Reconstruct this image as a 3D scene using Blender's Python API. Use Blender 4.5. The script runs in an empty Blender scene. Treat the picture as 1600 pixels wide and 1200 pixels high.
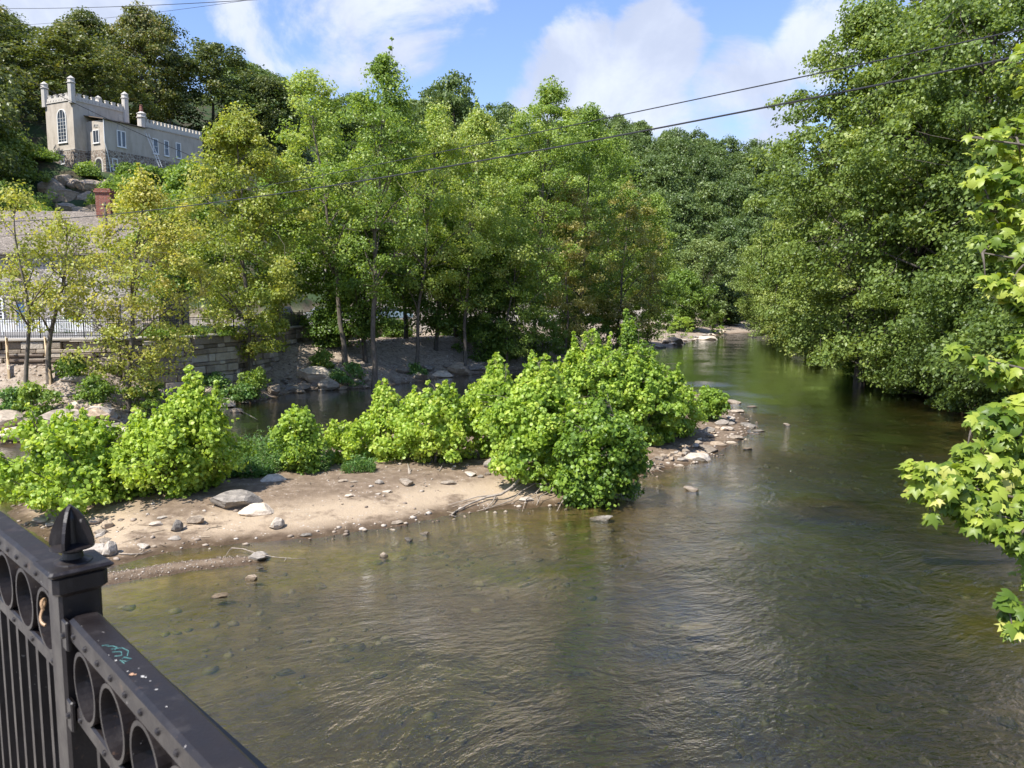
import bpy, math, random
import numpy as np
from mathutils import Vector
R = math.radians
C = bpy.context.scene.collection
sc = bpy.context.scene
# ---------------------------------------------------------------- camera
CAMZ = 7.0
PITCH = math.atan(135/1230)
cam = bpy.data.cameras.new('camera')
cam.angle = 2*math.atan(800/1230); cam.clip_end = 3000; cam.clip_start = .05
cam.dof.use_dof = True; cam.dof.focus_distance = 35; cam.dof.aperture_fstop = 11
co = bpy.data.objects.new('camera', cam); C.objects.link(co)
co.location = (0, 0, CAMZ); co.rotation_euler = (math.pi/2-PITCH, 0, 0)
sc.camera = co
# ---------------------------------------------------------------- light
SUN_EL, SUN_AZ = R(55), math.atan2(-.68, -.73)      # vector towards the sun, from behind on the left
sx, sy, sz = math.cos(SUN_EL)*math.cos(SUN_AZ), math.cos(SUN_EL)*math.sin(SUN_AZ), math.sin(SUN_EL)
sl = bpy.data.lights.new('sun', 'SUN'); sl.energy = 5.0; sl.angle = R(.5); sl.color = (1, .96, .89)
so = bpy.data.objects.new('sun', sl); C.objects.link(so)
so.rotation_euler = Vector((sx, sy, sz)).to_track_quat('Z', 'Y').to_euler()
sc.view_settings.view_transform = 'Standard'; sc.view_settings.look = 'None'
sc.view_settings.gamma = 1; sc.view_settings.use_curve_mapping = False
sc.view_settings.exposure = 0.80
sc.cycles.max_bounces = 8; sc.cycles.diffuse_bounces = 3; sc.cycles.glossy_bounces = 3
sc.cycles.transmission_bounces = 4; sc.cycles.transparent_max_bounces = 8
sc.cycles.caustics_reflective = False; sc.cycles.caustics_refractive = False

class NT:
    def __init__(s, nt): s.nt = nt
    def n(s, t, ins=None, **kw):
        nd = s.nt.nodes.new(t)
        for k, v in kw.items(): setattr(nd, k, v)
        for k, v in (ins or {}).items():
            if isinstance(v, bpy.types.NodeSocket): s.nt.links.new(v, nd.inputs[k])
            else: nd.inputs[k].default_value = v
        return nd
    def math(s, op, a, b=0.0, c=None, clamp=False):
        d = {0: a, 1: b}
        if c is not None: d[2] = c
        return s.n('ShaderNodeMath', d, operation=op, use_clamp=clamp).outputs[0]
    def mix(s, f, a, b, blend='MIX'):
        nd = s.n('ShaderNodeMix', data_type='RGBA', blend_type=blend)
        for i, v in ((0, f), (6, a), (7, b)):
            if isinstance(v, bpy.types.NodeSocket): s.nt.links.new(v, nd.inputs[i])
            else: nd.inputs[i].default_value = (*v, 1) if isinstance(v, tuple) and len(v) == 3 else v
        return nd.outputs[2]
    def noise(s, vec, scale, detail=4, rough=.55, dist=0.0):
        return s.n('ShaderNodeTexNoise', {'Vector': vec, 'Scale': scale, 'Detail': detail, 'Roughness': rough, 'Distortion': dist}).outputs['Fac']
    def mr(s, v, a, b, c=0.0, d=1.0, smooth=True):
        return s.n('ShaderNodeMapRange', {0: v, 1: a, 2: b, 3: c, 4: d}, interpolation_type='SMOOTHSTEP' if smooth else 'LINEAR').outputs[0]
    def vscale(s, vec, sc3):
        return s.n('ShaderNodeMapping', {'Vector': vec, 'Scale': sc3}).outputs[0]
    def ramp(s, f, stops):
        nd = s.n('ShaderNodeValToRGB', {0: f}); e = nd.color_ramp.elements
        while len(e) < len(stops): e.new(.5)
        for i, (p, c) in enumerate(stops): e[i].position = p; e[i].color = (*c, 1)
        return nd.outputs[0]
def newmat(name):
    m = bpy.data.materials.new(name); m.use_nodes = True; m.node_tree.nodes.clear()
    t = NT(m.node_tree); out = t.n('ShaderNodeOutputMaterial'); return m, t, out
def principled(t, out, **kw):
    p = t.n('ShaderNodeBsdfPrincipled'); 
    for k, v in kw.items():
        k = {'color': 'Base Color', 'rough': 'Roughness', 'metal': 'Metallic', 'normal': 'Normal', 'spec': 'Specular IOR Level', 'coat': 'Coat Weight'}[k]
        if isinstance(v, bpy.types.NodeSocket): t.nt.links.new(v, p.inputs[k])
        else: p.inputs[k].default_value = (*v, 1) if isinstance(v, tuple) else v
    if out: t.nt.links.new(p.outputs[0], out.inputs[0])
    return p

# pixel (in the 1600x1200 picture) -> point of the place, used to measure positions
cp, sp = math.cos(PITCH), math.sin(PITCH)
def ray(px, py):
    a, b = px-800, 600-py
    return Vector((a, 1230*cp+b*sp, -1230*sp+b*cp))
def G(px, py, z=0.0):
    r = ray(px, py); k = (z-CAMZ)/r.z; return Vector((r.x*k, r.y*k, z))
def D(px, py, d):
    r = ray(px, py); k = d/r.y; return Vector((r.x*k, d, CAMZ+r.z*k))

# ---------------------------------------------------------------- world
w = bpy.data.worlds.new('World'); sc.world = w; w.use_nodes = True; w.node_tree.nodes.clear()
t = NT(w.node_tree); wo = t.n('ShaderNodeOutputWorld')
sky = t.n('ShaderNodeTexSky', sky_type='NISHITA', sun_disc=False, sun_elevation=SUN_EL, sun_rotation=math.pi/2-SUN_AZ, altitude=100, air_density=1.25, dust_density=.6, ozone_density=1.6)
dirv = t.n('ShaderNodeTexCoord').outputs['Generated']
def blob(px, py, r_in, r_out):
    v = ray(px, py).normalized()
    d = t.n('ShaderNodeVectorMath', {0: dirv, 1: tuple(v)}, operation='DOT_PRODUCT').outputs['Value']
    return t.mr(d, math.cos(R(r_out)), math.cos(R(r_in)))
n1 = t.noise(t.vscale(dirv, (1, 1, 1.5)), 5.0, 9, .6, .5)
n2 = t.noise(dirv, 14.0, 6, .6, .2)
base = None
for b in ((480, 30, 3, 8), (620, 20, 1, 6), (660, -90, 3, 9), (915, 130, 1, 6.5), (860, 200, 1, 5), (1010, 90, .5, 5), (1150, 215, 2, 7), (1040, 200, .5, 5), (1300, 60, .3, 4.5), (120, 60, 1, 8),
          (1300, -420, 3, 12), (420, -700, 4, 14), (-600, -200, 10, 30), (2300, -300, 10, 30)):
    m_ = blob(*b); base = m_ if base is None else t.math('MAXIMUM', base, m_)
den = t.math('ADD', t.math('MULTIPLY', base, .32), t.math('ADD', t.math('MULTIPLY', n1, 1.05), t.math('MULTIPLY', n2, .16)))
cf = t.mr(den, .745, .93)
cf = t.math('MULTIPLY', cf, .93)
shade = t.mr(t.noise(dirv, 6.0, 6, .6, .3), .35, .68)
ccol = t.mix(shade, (3.0, 3.35, 4.25), (4.3, 4.6, 5.3))
skyc = t.mix(1.0, sky.outputs[0], (.80, .84, 1.06), 'MULTIPLY')
col = t.mix(cf, skyc, ccol)
bg = t.n('ShaderNodeBackground', {'Color': col, 'Strength': .125})
w.node_tree.links.new(bg.outputs[0], wo.inputs[0])

# ---------------------------------------------------------------- mesh helpers
def woff(o):
    v = Vector((0, 0, 0))
    while o is not None: v += o.location; o = o.parent
    return v
def tag(o, label=None, cat=None, group=None, kind=None):
    if label: o['label'] = label
    if cat: o['category'] = cat
    if group: o['group'] = group
    if kind: o['kind'] = kind
    return o
def thing(name, label, cat, loc=(0, 0, 0), group=None):
    o = bpy.data.objects.new(name, None); C.objects.link(o); o.location = loc; o.empty_display_size = .2
    return tag(o, label, cat, group)
def link(name, me, mats, parent=None, loc=None):
    for m in (mats if isinstance(mats, (list, tuple)) else [mats]): me.materials.append(m)
    o = bpy.data.objects.new(name, me); C.objects.link(o)
    if parent is not None: o.parent = parent
    if loc is not None: o.location = loc
    return o
class MB:
    def __init__(s): s.v = []; s.f = []; s.mi = []
    def add(s, vs, fs, mi=0):
        k = len(s.v); s.v.extend([tuple(v) for v in vs]); s.f.extend([[i+k for i in f] for f in fs]); s.mi.extend([mi]*len(fs))
    def box(s, c, sz, mi=0, ax=None):
        ax = ax or (Vector((1, 0, 0)), Vector((0, 1, 0)), Vector((0, 0, 1))); c = Vector(c)
        vs = [c+ax[0]*(i*sz[0]/2)+ax[1]*(j*sz[1]/2)+ax[2]*(k*sz[2]/2) for k in (-1, 1) for j in (-1, 1) for i in (-1, 1)]
        s.add(vs, [(0, 2, 3, 1), (4, 5, 7, 6), (0, 1, 5, 4), (2, 6, 7, 3), (0, 4, 6, 2), (1, 3, 7, 5)], mi)
    def bevbox(s, c, sz, b, ax=None, mi=0):      # box with chamfered long (z) and top edges
        ax = ax or (Vector((1, 0, 0)), Vector((0, 1, 0)), Vector((0, 0, 1))); c = Vector(c)
        hx, hy, hz = sz[0]/2, sz[1]/2, sz[2]/2
        rings = []
        for z, q in ((-hz, b), (-hz+b, 0), (hz-b, 0), (hz, b)):
            X, Y = hx-q, hy-q
            rings.append([(X-b, -Y), (X, -Y+b), (X, Y-b), (X-b, Y), (-X+b, Y), (-X, Y-b), (-X, -Y+b), (-X+b, -Y)])
            rings[-1] = [c+ax[0]*x+ax[1]*y+ax[2]*z for x, y in rings[-1]]
        vs = [p for r in rings for p in r]
        fs = [tuple(range(7, -1, -1)), tuple(range(24, 32))]
        for k in range(3):
            for i in range(8): j = (i+1) % 8; fs.append((k*8+i, k*8+j, k*8+8+j, k*8+8+i))
        s.add(vs, fs, mi)
    def tube(s, pts, rad, n=6, mi=0, cap=True):
        pts = [Vector(p) for p in pts]; rad = rad if hasattr(rad, '__len__') else [rad]*len(pts)
        vs = []; u = None
        for i, p in enumerate(pts):
            d = (pts[min(i+1, len(pts)-1)]-pts[max(i-1, 0)])
            d = d.normalized() if d.length > 1e-9 else Vector((0, 0, 1))
            if u is None: u = d.orthogonal().normalized()
            else:
                u = u-d*u.dot(d); u = u.normalized() if u.length > 1e-6 else d.orthogonal().normalized()
            v_ = d.cross(u)
            for k in range(n):
                a = 2*math.pi*k/n; vs.append(p+(u*math.cos(a)+v_*math.sin(a))*rad[i])
        fs = []
        for i in range(len(pts)-1):
            for k in range(n): j = (k+1) % n; fs.append((i*n+k, i*n+j, i*n+n+j, i*n+n+k))
        if cap: fs.append(tuple(range(n-1, -1, -1))); fs.append(tuple((len(pts)-1)*n+k for k in range(n)))
        s.add(vs, fs, mi)
    def lathe(s, c, prof, n=16, ax=None, mi=0):
        ax = ax or (Vector((1, 0, 0)), Vector((0, 1, 0)), Vector((0, 0, 1))); c = Vector(c)
        vs = [c+ax[0]*(r*math.cos(2*math.pi*k/n))+ax[1]*(r*math.sin(2*math.pi*k/n))+ax[2]*z for r, z in prof for k in range(n)]
        fs = [(i*n+k, i*n+(k+1) % n, i*n+n+(k+1) % n, i*n+n+k) for i in range(len(prof)-1) for k in range(n)]
        fs.append(tuple(range(n-1, -1, -1))); fs.append(tuple((len(prof)-1)*n+k for k in range(n)))
        s.add(vs, fs, mi)
    def prism(s, pts, dvec, mi=0):
        n = len(pts); pts = [Vector(p) for p in pts]; dvec = Vector(dvec)
        s.add(pts+[p+dvec for p in pts], [tuple(range(n-1, -1, -1)), tuple(range(n, 2*n))]+[(i, (i+1) % n, n+(i+1) % n, n+i) for i in range(n)], mi)
    def build(s, name, mats, parent=None, smooth=False, at=None):
        if parent is not None: off = woff(parent)
        else: off = Vector(at) if at is not None else Vector((0, 0, 0))
        me = bpy.data.meshes.new(name)
        me.from_pydata([(a-off.x, b-off.y, c-off.z) for a, b, c in s.v], [], s.f)
        if any(s.mi): me.polygons.foreach_set('material_index', s.mi)
        if smooth: me.polygons.foreach_set('use_smooth', [True]*len(s.f))
        me.update()
        return link(name, me, mats, parent, at if parent is None else None)
def npmesh(name, V, F, tint=None, smooth=False):
    me = bpy.data.meshes.new(name); k = F.shape[1]
    me.vertices.add(len(V)); me.vertices.foreach_set('co', np.ascontiguousarray(V, dtype=np.float32).ravel())
    me.loops.add(F.size); me.loops.foreach_set('vertex_index', np.ascontiguousarray(F, dtype=np.int32).ravel())
    me.polygons.add(len(F)); me.polygons.foreach_set('loop_start', np.arange(0, F.size, k, dtype=np.int32))
    if smooth: me.polygons.foreach_set('use_smooth', np.ones(len(F), dtype=bool))
    me.update(calc_edges=True)
    if tint is not None:
        a = me.attributes.new('tint', 'FLOAT', 'POINT'); a.data.foreach_set('value', np.ascontiguousarray(tint, dtype=np.float32))
    return me
def copyobj(o, loc, rz=0.0, s=1.0, label=None, group=None, name=None):
    c = o.copy(); C.objects.link(c); c.location = loc; c.rotation_euler = (0, 0, rz); c.scale = (s, s, s) if not hasattr(s, '__len__') else s
    if label: c['label'] = label
    if group: c['group'] = group
    for ch in o.children:
        d = ch.copy(); C.objects.link(d); d.parent = c
        for g in ch.children:
            e = g.copy(); C.objects.link(e); e.parent = d
    return c

# ---------------------------------------------------------------- materials
def leafmat(name, cols, trans=.38, tcol=None, gloss=.35, rough=.42):
    m, t, out = newmat(name)
    tint = t.n('ShaderNodeAttribute', attribute_name='tint').outputs['Fac']
    rnd = t.n('ShaderNodeObjectInfo').outputs['Random']
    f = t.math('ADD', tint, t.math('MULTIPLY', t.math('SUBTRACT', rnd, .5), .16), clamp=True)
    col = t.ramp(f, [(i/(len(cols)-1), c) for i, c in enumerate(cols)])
    p = principled(t, None, color=col, rough=rough, spec=gloss)
    tc = t.mix(1.0, col, tcol or (1.5, 1.45, .55), 'MULTIPLY')
    tr = t.n('ShaderNodeBsdfTranslucent', {'Color': tc})
    mx = t.n('ShaderNodeMixShader', {0: trans, 1: p.outputs[0], 2: tr.outputs[0]})
    t.nt.links.new(mx.outputs[0], out.inputs[0]); return m
L_SYC = leafmat('leaf_river_sycamore', [(.085, .15, .03), (.185, .28, .05), (.33, .42, .10), (.50, .53, .19)], trans=.42)
L_YEL = leafmat('leaf_yellowing', [(.15, .21, .035), (.28, .33, .06), (.43, .43, .11), (.58, .50, .17)], trans=.42)
L_BRN = leafmat('leaf_tan_green', [(.10, .145, .03), (.20, .235, .05), (.36, .34, .11), (.50, .42, .19)], trans=.4)
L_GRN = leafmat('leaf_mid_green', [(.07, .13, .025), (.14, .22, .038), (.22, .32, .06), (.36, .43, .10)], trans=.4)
L_OAK = leafmat('leaf_dark_oak', [(.055, .08, .02), (.09, .12, .03), (.145, .17, .045), (.26, .22, .08)], trans=.3)
L_FAR = leafmat('leaf_far_hill', [(.06, .10, .03), (.10, .15, .042), (.145, .205, .058), (.21, .26, .08)], trans=.3)
L_RGT = leafmat('leaf_right_bank', [(.07, .11, .026), (.14, .205, .045), (.24, .31, .075), (.38, .42, .13)], trans=.38)
L_BUS = leafmat('leaf_island_bush', [(.09, .165, .028), (.225, .345, .050), (.38, .50, .080), (.56, .60, .13)], trans=.42)
L_BUY = leafmat('leaf_island_bush_lime', [(.10, .18, .028), (.27, .39, .050), (.42, .53, .085), (.56, .59, .14)], trans=.42)
L_WEED = leafmat('leaf_weeds', [(.06, .13, .032), (.10, .20, .05), (.16, .27, .07), (.26, .33, .10)], trans=.35)
L_NEAR = leafmat('leaf_near_sycamore', [(.10, .17, .022), (.23, .31, .038), (.40, .46, .075), (.62, .57, .20)], trans=.42)
def barkmat(name, c1, c2):
    m, t, out = newmat(name)
    pos = t.n('ShaderNodeTexCoord').outputs['Object']
    n = t.noise(t.vscale(pos, (1, 1, .35)), 7, 5, .65)
    col = t.ramp(n, [(.3, c1), (.7, c2)])
    b = t.n('ShaderNodeBump', {'Strength': .7, 'Distance': .03, 'Height': t.noise(t.vscale(pos, (1, 1, .2)), 22, 4)})
    principled(t, out, color=col, rough=.9, normal=b.outputs[0]); return m
BARK = barkmat('bark_grey_brown', (.06, .048, .036), (.19, .16, .125))
BARKD = barkmat('bark_dark', (.035, .03, .024), (.10, .085, .065))
DEAD = barkmat('driftwood', (.16, .125, .095), (.40, .34, .27))
def rockmat(name, c1, c2, c3):
    m, t, out = newmat(name)
    pos = t.n('ShaderNodeTexCoord').outputs['Object']
    rnd = t.n('ShaderNodeObjectInfo').outputs['Random']
    wv = t.n('ShaderNodeVectorMath', {0: pos, 1: t.n('ShaderNodeCombineXYZ', {0: t.math('MULTIPLY', rnd, 40.0)}).outputs[0]}, operation='ADD').outputs[0]
    n = t.noise(t.vscale(wv, (1, 1, 2.6)), 2.6, 9, .72, .5); n2 = t.noise(wv, 16, 6, .75)
    col = t.ramp(t.math('ADD', t.math('MULTIPLY', n, .75), t.math('MULTIPLY', n2, .25)), [(.36, c1), (.5, c2), (.63, c3)])
    col = t.mix(1.0, col, t.ramp(rnd, [(0, (.55, .53, .50)), (.5, (.9, .87, .82)), (1, (1.25, 1.12, .95))]), 'MULTIPLY')
    z = t.n('ShaderNodeSeparateXYZ', {0: t.n('ShaderNodeNewGeometry').outputs['Position']}).outputs[2]
    wet = t.mr(t.math('ADD', z, t.math('MULTIPLY', n2, .05)), .05, .12)
    col = t.mix(wet, t.mix(1.0, col, (.42, .38, .3), 'MULTIPLY'), col)
    b = t.n('ShaderNodeBump', {'Strength': .8, 'Distance': .03, 'Height': t.noise(wv, 12, 7, .7)})
    principled(t, out, color=col, rough=t.mr(wet, 0, 1, .35, .85), normal=b.outputs[0]); return m
ROCK = rockmat('river_rock', (.17, .135, .105), (.31, .26, .205), (.46, .40, .33))
ROCKW = rockmat('pale_rock', (.32, .28, .23), (.48, .43, .37), (.62, .58, .52))
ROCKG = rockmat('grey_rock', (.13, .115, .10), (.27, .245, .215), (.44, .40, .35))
def simple(name, col, rough=.6, metal=0.0, spec=.5, var=.15, scale=6.0, bump=.0):
    m, t, out = newmat(name)
    pos = t.n('ShaderNodeTexCoord').outputs['Object']
    n = t.noise(pos, scale, 6, .6)
    c = t.mix(n, tuple(x*(1-var) for x in col), tuple(min(1, x*(1+var)) for x in col))
    kw = {}
    if bump: kw['normal'] = t.n('ShaderNodeBump', {'Strength': bump, 'Distance': .01, 'Height': t.noise(pos, scale*6, 5)}).outputs[0]
    principled(t, out, color=c, rough=rough, metal=metal, spec=spec, **kw); return m
m, t, out = newmat('stucco'); pos = t.n('ShaderNodeTexCoord').outputs['Object']
f1 = t.noise(t.vscale(pos, (1, 1, .28)), 1.6, 7, .68); f2 = t.noise(pos, .5, 4, .6)
col = t.ramp(t.math('ADD', t.math('MULTIPLY', f1, .65), t.math('MULTIPLY', f2, .35)), [(.3, (.30, .26, .21)), (.5, (.44, .39, .325)), (.7, (.52, .465, .395))])
principled(t, out, color=col, rough=.92, normal=t.n('ShaderNodeBump', {'Strength': .4, 'Distance': .02, 'Height': t.noise(pos, 8, 6)}).outputs[0]); STUCCO = m
PARA = simple('pale_parapet', (.50, .465, .41), .85, var=.22, scale=2.5)
WHITE = simple('white_paint', (.74, .73, .70), .55, var=.06)
GLASS = simple('window_glass', (.035, .045, .06), .08, spec=.8, var=.3)
DARKDOOR = simple('dark_door', (.03, .03, .035), .6)
BLUEDOOR = simple('blue_door', (.03, .09, .22), .5)
WOOD = simple('new_lumber', (.52, .38, .22), .75, var=.2, scale=9)
TIMBER = simple('weathered_timber', (.16, .12, .09), .9, var=.3, scale=7)
IRON = simple('black_iron', (.012, .012, .013), .5, spec=.5)
ASPH = simple('asphalt', (.20, .19, .18), .95, var=.15, scale=3, bump=.3)
PAVE = simple('concrete_pavement', (.42, .38, .32), .9, var=.12, scale=3, bump=.3)
BLACKR = simple('tyre_rubber', (.02, .02, .02), .85)
CABLE = simple('cable_sheath', (.018, .018, .02), .55)
STEEL = simple('steel', (.5, .5, .5), .3, metal=1)
def stonemat(name, cols, mortar, sc3, wmort=.06):
    m, t, out = newmat(name)
    pos = t.n('ShaderNodeTexCoord').outputs['Object']
    nz = t.n('ShaderNodeTexNoise', {'Vector': pos, 'Scale': 1.6, 'Detail': 3})
    wv = t.n('ShaderNodeVectorMath', {0: pos, 1: t.n('ShaderNodeVectorMath', {0: nz.outputs['Color'], 'Scale': .35}, operation='SCALE').outputs[0]}, operation='ADD').outputs[0]
    wv = t.vscale(wv, sc3)
    v = t.n('ShaderNodeTexVoronoi', {'Vector': wv, 'Scale': 1.0, 'Randomness': .85}, feature='F1')
    e = t.n('ShaderNodeTexVoronoi', {'Vector': wv, 'Scale': 1.0, 'Randomness': .85}, feature='DISTANCE_TO_EDGE').outputs['Distance']
    cr = t.n('ShaderNodeSeparateColor', {0: v.outputs['Color']}).outputs[0]
    col = t.ramp(t.math('ADD', t.math('MULTIPLY', cr, .7), t.math('MULTIPLY', t.noise(pos, 9, 5), .3)), [(i/(len(cols)-1), c) for i, c in enumerate(cols)])
    mm = t.mr(e, wmort*.5, wmort*1.3)
    col = t.mix(mm, mortar, col)
    b = t.n('ShaderNodeBump', {'Strength': .9, 'Distance': .05, 'Height': t.math('ADD', t.math('MULTIPLY', mm, .7), t.math('MULTIPLY', t.noise(pos, 14, 4), .3))})
    principled(t, out, color=col, rough=.9, normal=b.outputs[0]); return m
CSTONE = stonemat('castle_rubble_stone', [(.09, .07, .06), (.17, .13, .10), (.27, .21, .16), (.34, .28, .22)], (.44, .40, .34), (2.2, 2.2, 2.9), .07)
HSTONE = stonemat('house_rubble_stone', [(.06, .052, .048), (.16, .14, .12), (.29, .255, .22), (.44, .39, .33)], (.42, .38, .33), (1.7, 1.7, 3.2), .09)
m, t, out = newmat('retaining_wall_stone')
pos = t.n('ShaderNodeTexCoord').outputs['Object']; rn_ = t.n('ShaderNodeNewGeometry').outputs['Random Per Island']
col = t.ramp(t.math('ADD', t.math('MULTIPLY', rn_, .55), t.math('MULTIPLY', t.noise(pos, 5, 7, .7), .45)), [(.2, (.14, .11, .08)), (.42, (.27, .22, .165)), (.6, (.41, .345, .27)), (.85, (.58, .52, .43))])
principled(t, out, color=col, rough=.92, normal=t.n('ShaderNodeBump', {'Strength': 1.0, 'Distance': .06, 'Height': t.noise(pos, 6, 7, .7)}).outputs[0]); WSTONE = m
BRICK = stonemat('red_brick', [(.20, .06, .04), (.27, .085, .055), (.33, .12, .08)], (.30, .22, .18), (4.5, 4.5, 13), .05)
SHING = stonemat('shingle_roof', [(.15, .125, .10), (.21, .175, .14), (.29, .245, .20)], (.10, .085, .07), (5, 3, 14), .03)
# ---------------------------------------------------------------- terrain
def P2(L): return [(G(x, y).x, G(x, y).y) for x, y in L]
shoreL = P2([(0, 690), (90, 690), (200, 682), (330, 640), (480, 612), (590, 607), (700, 590), (800, 580), (900, 570), (960, 555), (1000, 549), (1050, 541), (1095, 530), (1130, 522)])
LEFT = [(-60, 33), (-34, 35)]+shoreL+[(53, 163), (75, 188), (110, 210), (200, 230), (400, 240), (400, 700), (-400, 700), (-400, 33)]
shoreR = P2([(1190, 517), (1235, 523), (1290, 543), (1340, 567), (1400, 598), (1500, 637), (1600, 688)])
RIGHT = [(400, 215), (200, 208), (115, 190), (84, 172), (64, 156)]+shoreR+[(22, 31), (19.5, 22), (17, 12), (15.5, 2), (15, -30), (400, -30)]
ISL = P2([(20, 800), (70, 850), (120, 880), (172, 888), (240, 868), (300, 856), (400, 846), (480, 840), (560, 828), (620, 821), (690, 806), (750, 798), (830, 792), (900, 786), (965, 778), (990, 745), (1030, 735), (1090, 722), (1130, 700), (1165, 680), (1170, 660), (1150, 640), (1110, 622), (1050, 596), (1000, 588), (940, 592), (860, 610), (760, 632), (640, 660), (560, 690), (480, 700), (400, 712), (330, 722), (250, 740), (150, 755), (60, 765)])
SPIT = P2([(120, 902), (190, 893), (270, 880), (350, 871), (408, 869), (400, 880), (300, 891), (220, 904), (140, 918)])
WALLP = [(-400, 40), (-60, 44), (-33, 46.4), (-24, 48.4), (-21, 51), (-19.5, 55), (-18.8, 62), (-18.5, 70), (-15.2, 82), (-12, 92), (2, 122), (18, 148), (40, 178), (80, 215), (200, 250), (400, 260), (400, 700), (-400, 700)]
FOOT = [(-400, 50), (-80, 57), (-50, 67), (-22, 80), (-14, 100), (2, 135), (20, 165), (44, 198), (100, 232), (200, 262), (400, 275), (400, 700), (-400, 700)]
def sdist(P, poly):
    poly = np.array(poly); A = poly; B = np.roll(poly, -1, 0)
    best = np.full(len(P), 1e18); inside = np.zeros(len(P), bool)
    for a, b in zip(A, B):
        ab = b-a; t_ = np.clip(((P-a)@ab)/(ab@ab+1e-12), 0, 1)
        d = ((P-a-t_[:, None]*ab)**2).sum(1); best = np.minimum(best, d)
        if a[1] != b[1]:
            c = ((a[1] > P[:, 1]) != (b[1] > P[:, 1])) & (P[:, 0] < (b[0]-a[0])*(P[:, 1]-a[1])/(b[1]-a[1])+a[0])
            inside ^= c
    return np.where(inside, 1, -1)*np.sqrt(best)
_rs = np.random.RandomState(5)
_lat = [_rs.rand(256, 256) for _ in range(3)]
def vnoise(X, Y, s, k=0):
    X = X*s+1000.3; Y = Y*s+1000.7; xi = np.floor(X).astype(int); yi = np.floor(Y).astype(int); fx = X-xi; fy = Y-yi
    fx = fx*fx*(3-2*fx); fy = fy*fy*(3-2*fy); L = _lat[k]; g = lambda a, b: L[a % 256, b % 256]
    return (g(xi, yi)*(1-fx)+g(xi+1, yi)*fx)*(1-fy)+(g(xi, yi+1)*(1-fx)+g(xi+1, yi+1)*fx)*fy-.5
CPAD = D(150, 272, 106)
def terrain(P):
    X, Y = P[:, 0], P[:, 1]
    n = vnoise(X, Y, .25)+.5*vnoise(X, Y, .6, 1)+.25*vnoise(X, Y, 1.6, 2); nf = vnoise(X, Y, 3.1, 1)
    dL = sdist(P, LEFT)+n*.9; dR = sdist(P, RIGHT)+n*.9; dI = sdist(P, ISL)+n*.35; dS = sdist(P, SPIT)
    ks = .42-.30*np.clip((Y-80)/30, 0, 1)
    hl = np.where(dL > 0, np.minimum(3.0, ks*dL)+n*.35*np.clip(dL, 0, 1), -.13*np.abs(dL)**.8)
    hr = np.where(dR > 0, np.minimum(1.1, .45*dR)+.36*np.maximum(0, dR-4)+n*.4*np.clip(dR, 0, 1), -.065*np.abs(dR)**.9)
    hr = np.minimum(hr, 52+n*2)
    hi = np.where(dI > 0, np.minimum(.5, .13*dI)+n*.09*np.clip(dI, 0, 1)+nf*.03, -.065*np.abs(dI)**.9)
    hs = np.where(dS > 0, .03+.16*np.minimum(dS, .5)+nf*.01, -.2*np.abs(dS))
    h = np.maximum(np.maximum(hl, hr), np.maximum(hi, hs)); h = np.maximum(h, -1.35+n*.4+nf*.06)
    dW = sdist(P, WALLP); hW = 4.45
    ramp_ = np.clip((Y-93)/4, 0, 1); h = np.where(dW > 0, np.where(dW > .3, hW, h)*(1-ramp_)+ramp_*(h+(hW-h)*np.clip(dW/9, 0, 1)), h)
    dF = sdist(P, FOOT)+n*2
    hf = np.where(dF > 0, 80*(1-np.exp(-dF*.66/80))+n*1.2*np.clip(dF/3, 0, 1), 0)
    fade = np.clip((Y-140)/70, 0, 1)*np.clip(1-(X-50)/260, 0, 1); hf = hf*(1+.14*fade)
    h = h+hf
    pd = np.maximum(np.abs((X-CPAD.x)*.9-(Y-CPAD.y)*.44+1)-5, np.abs((X-CPAD.x)*.44+(Y-CPAD.y)*.9-9)-11)   # level ground under the castle
    k = np.clip(1-pd/4, 0, 1); k = k*k*(3-2*k)
    h = h*(1-k)+(CPAD.z-.3)*k
    return h, dI, dL, dR, dW, dF, dS
def axis_pts(lo, hi, step, a, b, g):
    c = list(np.arange(lo, hi, step)); s = step; x = hi
    while x < b: c.append(x); s *= g; x += s
    c.append(b); s = step; x = lo-step
    while x > a: c.insert(0, x); s *= g; x -= s
    c.insert(0, a); return np.array(c)
xs = axis_pts(-34, 30, .22, -380, 380, 1.05); ys = axis_pts(10, 62, .22, -25, 650, 1.025)
XX, YY = np.meshgrid(xs, ys); PP = np.stack([XX.ravel(), YY.ravel()], 1)
hh, dI, dL, dR, dW, dF, dS = terrain(PP)
nx, ny = len(xs), len(ys)
ii = (np.arange(ny-1)[:, None]*nx+np.arange(nx-1)[None, :]).ravel()
me = npmesh('ground', np.column_stack([PP, hh]), np.stack([ii, ii+1, ii+nx+1, ii+nx], 1), smooth=True)
def attr(me, name, v):
    a = me.attributes.new(name, 'FLOAT', 'POINT'); a.data.foreach_set('value', v.astype(np.float32))
attr(me, 'island', np.clip(dI/1.5+.5, 0, 1)); attr(me, 'sandbar', np.clip((dI-.35)/.8, 0, 1)*np.clip((3.3-dI)/1.2, 0, 1)*np.clip((31-PP[:, 1])/2, 0, 1))
attr(me, 'forest', np.clip(np.maximum(dF, dR-2.5)/3, 0, 1)); attr(me, 'pave', np.clip(dW*3, 0, 1)*(dF < 1))
attr(me, 'bank', np.clip(dL/1.0, 0, 1)); attr(me, 'spit', np.clip(dS*3+.5, 0, 1))
m, t, out = newmat('ground_soil')
A = lambda n: t.n('ShaderNodeAttribute', attribute_name=n).outputs['Fac']
geo = t.n('ShaderNodeNewGeometry'); pos = geo.outputs['Position']
z = t.n('ShaderNodeSeparateXYZ', {0: pos}).outputs[2]
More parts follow.
